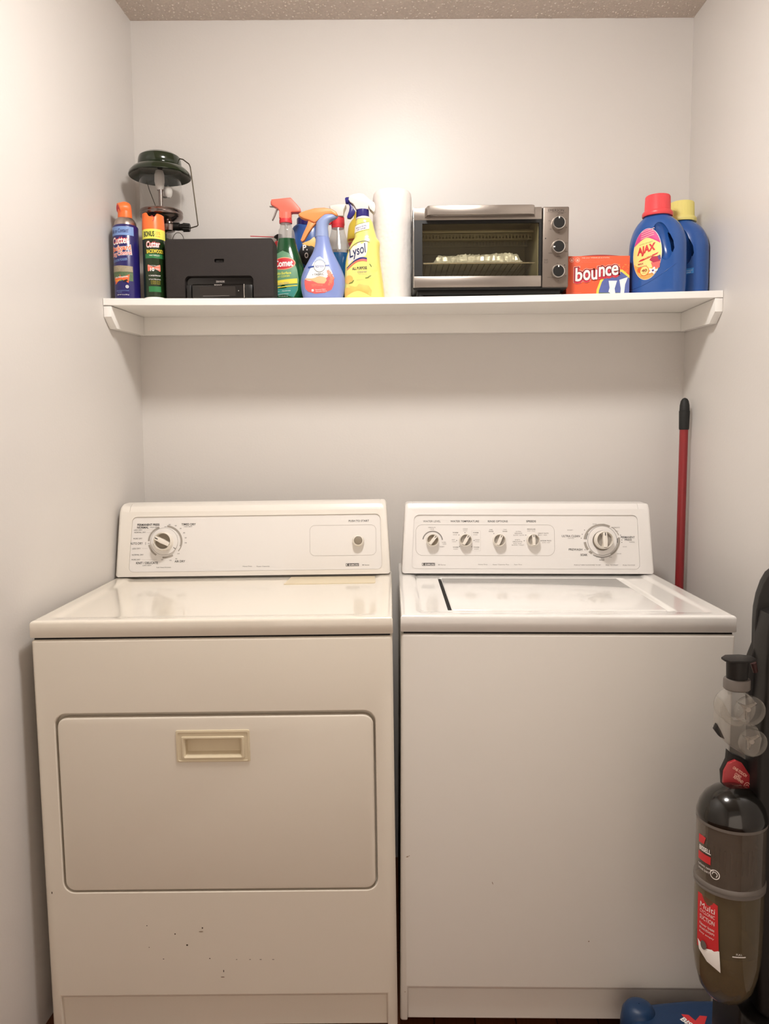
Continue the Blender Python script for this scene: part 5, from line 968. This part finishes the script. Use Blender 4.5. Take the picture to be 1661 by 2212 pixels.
# lower neck with hose ribs, and the foot
b = MB(); b.prism([vp(*p) for p in [(1.325, .285), (1.345, .262), (1.36, .255), (1.40, .25), (1.40, .06), (1.33, .06), (1.322, .12), (1.322, .24)]], -.040, .075, 'vac_black', bev=.008, seg=3); b.build('pivot_neck', vac)
b = MB()
for k in range(7): b.tube([(.012+.006*k, -.052-.0035*k, .262-.012*k), (.016+.006*k, -.052-.0035*k, .060)], [.0032, .0032], 'vac_gloss', n=10)
b.build('neck_ribs', vac)
ft = MB()
ft.prism([(-.105, -.110), (-.118, -.080), (-.118, .170), (-.100, .210), (.020, .226), (.100, .226), (.125, .200), (.125, -.080), (.105, -.110)], .018, .112, 'vac_blue', bev=.022, seg=5, axis='z')
ft.lathe([(.001, .126), (.016, .1255), (.026, .121), (.033, .110), (.036, .09), (.036, .02)], 'vac_blue', n=40, c=(-.092, .186, 0), caps=False)
foot = ft.build('floor_head', vac)
mz = lambda x, y, o_: (x, y, .1122+o_)
cx_, cy_ = CAM.x, CAM.y
def topxy(u, v, z=.1125):
    d = ray(u, v); tt = (z-CAM.z)/d.z; p = CAM+d*tt; return p.x-VX, p.y-VY
lg = MB(); x, y = topxy(1500, 2205); lg.patch([(x-.020, y+.018), (x-.006, y+.016), (x+.002, y), (x+.016, y+.014), (x+.030, y+.012), (x+.010, y-.020), (x+.008, y-.055), (x-.006, y-.055)], mz, .0006, 'label_red', rings=2)
lg.text('BISSELL', x-.008, y-.020, .060, .013, mz, .0012, 'white_ink', bold=.04, rot=-1.05); lg.build('logo', foot)
for xx in (-.09, .10):
    for yy in (-.07, .18): MB().tube([(xx-.010, yy, .0165), (xx+.010, yy, .0165)], .016, 'rubber_black', n=20).build('wheel', vac)

# ================================================================ CLEAR ATTACHMENT STORED ON THE VACUUM
tl = thing('vacuum_attachment', 'clear plastic brush attachment with black neck, clipped onto the black vacuum', 'vacuum attachment', (1.304, -1.006, 0.846))
def tp(x, z): return (x-1.302, z-.84)
b = MB(); b.prism([(-.026, -.010), (-.020, -.022), (.012, -.022), (.028, -.010), (.028, .012), (.010, .020), (-.014, .018), (-.026, .004)], .0585, .0625, 'vac_black', bev=.001, axis='z'); b.build('flange', tl)
MB().lathe([(.0165, .024), (.0170, .026), (.0180, .059)], 'vac_black', n=36).build('neck', tl)
MB().lathe([(.0195, .008), (.0215, .010), (.0215, .024), (.0205, .0265), (.0170, .0270)], 'vac_grey', n=40, caps=False).build('collar', tl)
def drum(b, x, z, r, y0, y1, m, n=44):
    b.lathe([(r-.002, y0), (r, y0+.002), (r, y1-.002), (r-.002, y1)], m, n=n, fn=lambda p: Vector((x+p.x, p.z, z+p.y)), caps=False)
    b.lathe([(.001, y0-.0003), (r-.002, y0)], m, n=n, fn=lambda p: Vector((x+p.x, p.z, z+p.y)), caps=False)
b = MB(); drum(b, .000, -.024, .0300, -.010, .022, 'tool_clear'); drum(b, .016, -.024, .0250, -.022, -.010, 'tool_clear')
b.prism([(-.024, -.012), (-.0285, -.022), (-.030, -.036), (-.031, -.060), (-.024, -.076), (-.010, -.090), (.012, -.104), (.030, -.110), (.040, -.100), (.044, -.076), (.036, -.058), (.020, -.050), (-.004, -.046)], -.008, .022, 'tool_clear', bev=.005, seg=3)
drum(b, .024, -.080, .0230, -.020, -.008, 'tool_clear'); b.build('clear_housing', tl)
b = MB()
for x, z, r in ((.016, -.024, .019), (.024, -.080, .017)):
    b = MB(); b.tube([(x, -.012, z), (x, .004, z)], [.004, .004], 'clear_grey', n=12)
    for k in range(3):
        a = 2*PI*k/3+.4; b.prism([(x+.003*math.cos(a+1.2), z+.003*math.sin(a+1.2)), (x+r*math.cos(a), z+r*math.sin(a)), (x+r*math.cos(a+.08), z+r*math.sin(a+.08)), (x+.003*math.cos(a-1.2), z+.003*math.sin(a-1.2))], -.006, .002, 'clear_grey')
    b.build('turbine_wheel', tl)
MB().prism([tp(*p) for p in [(1.2660, .7780), (1.2700, .7880), (1.2760, .7780), (1.2835, .7620), (1.2750, .7660)]], -.004, .006, 'vac_black', bev=.0008).build('brush_tip', tl)
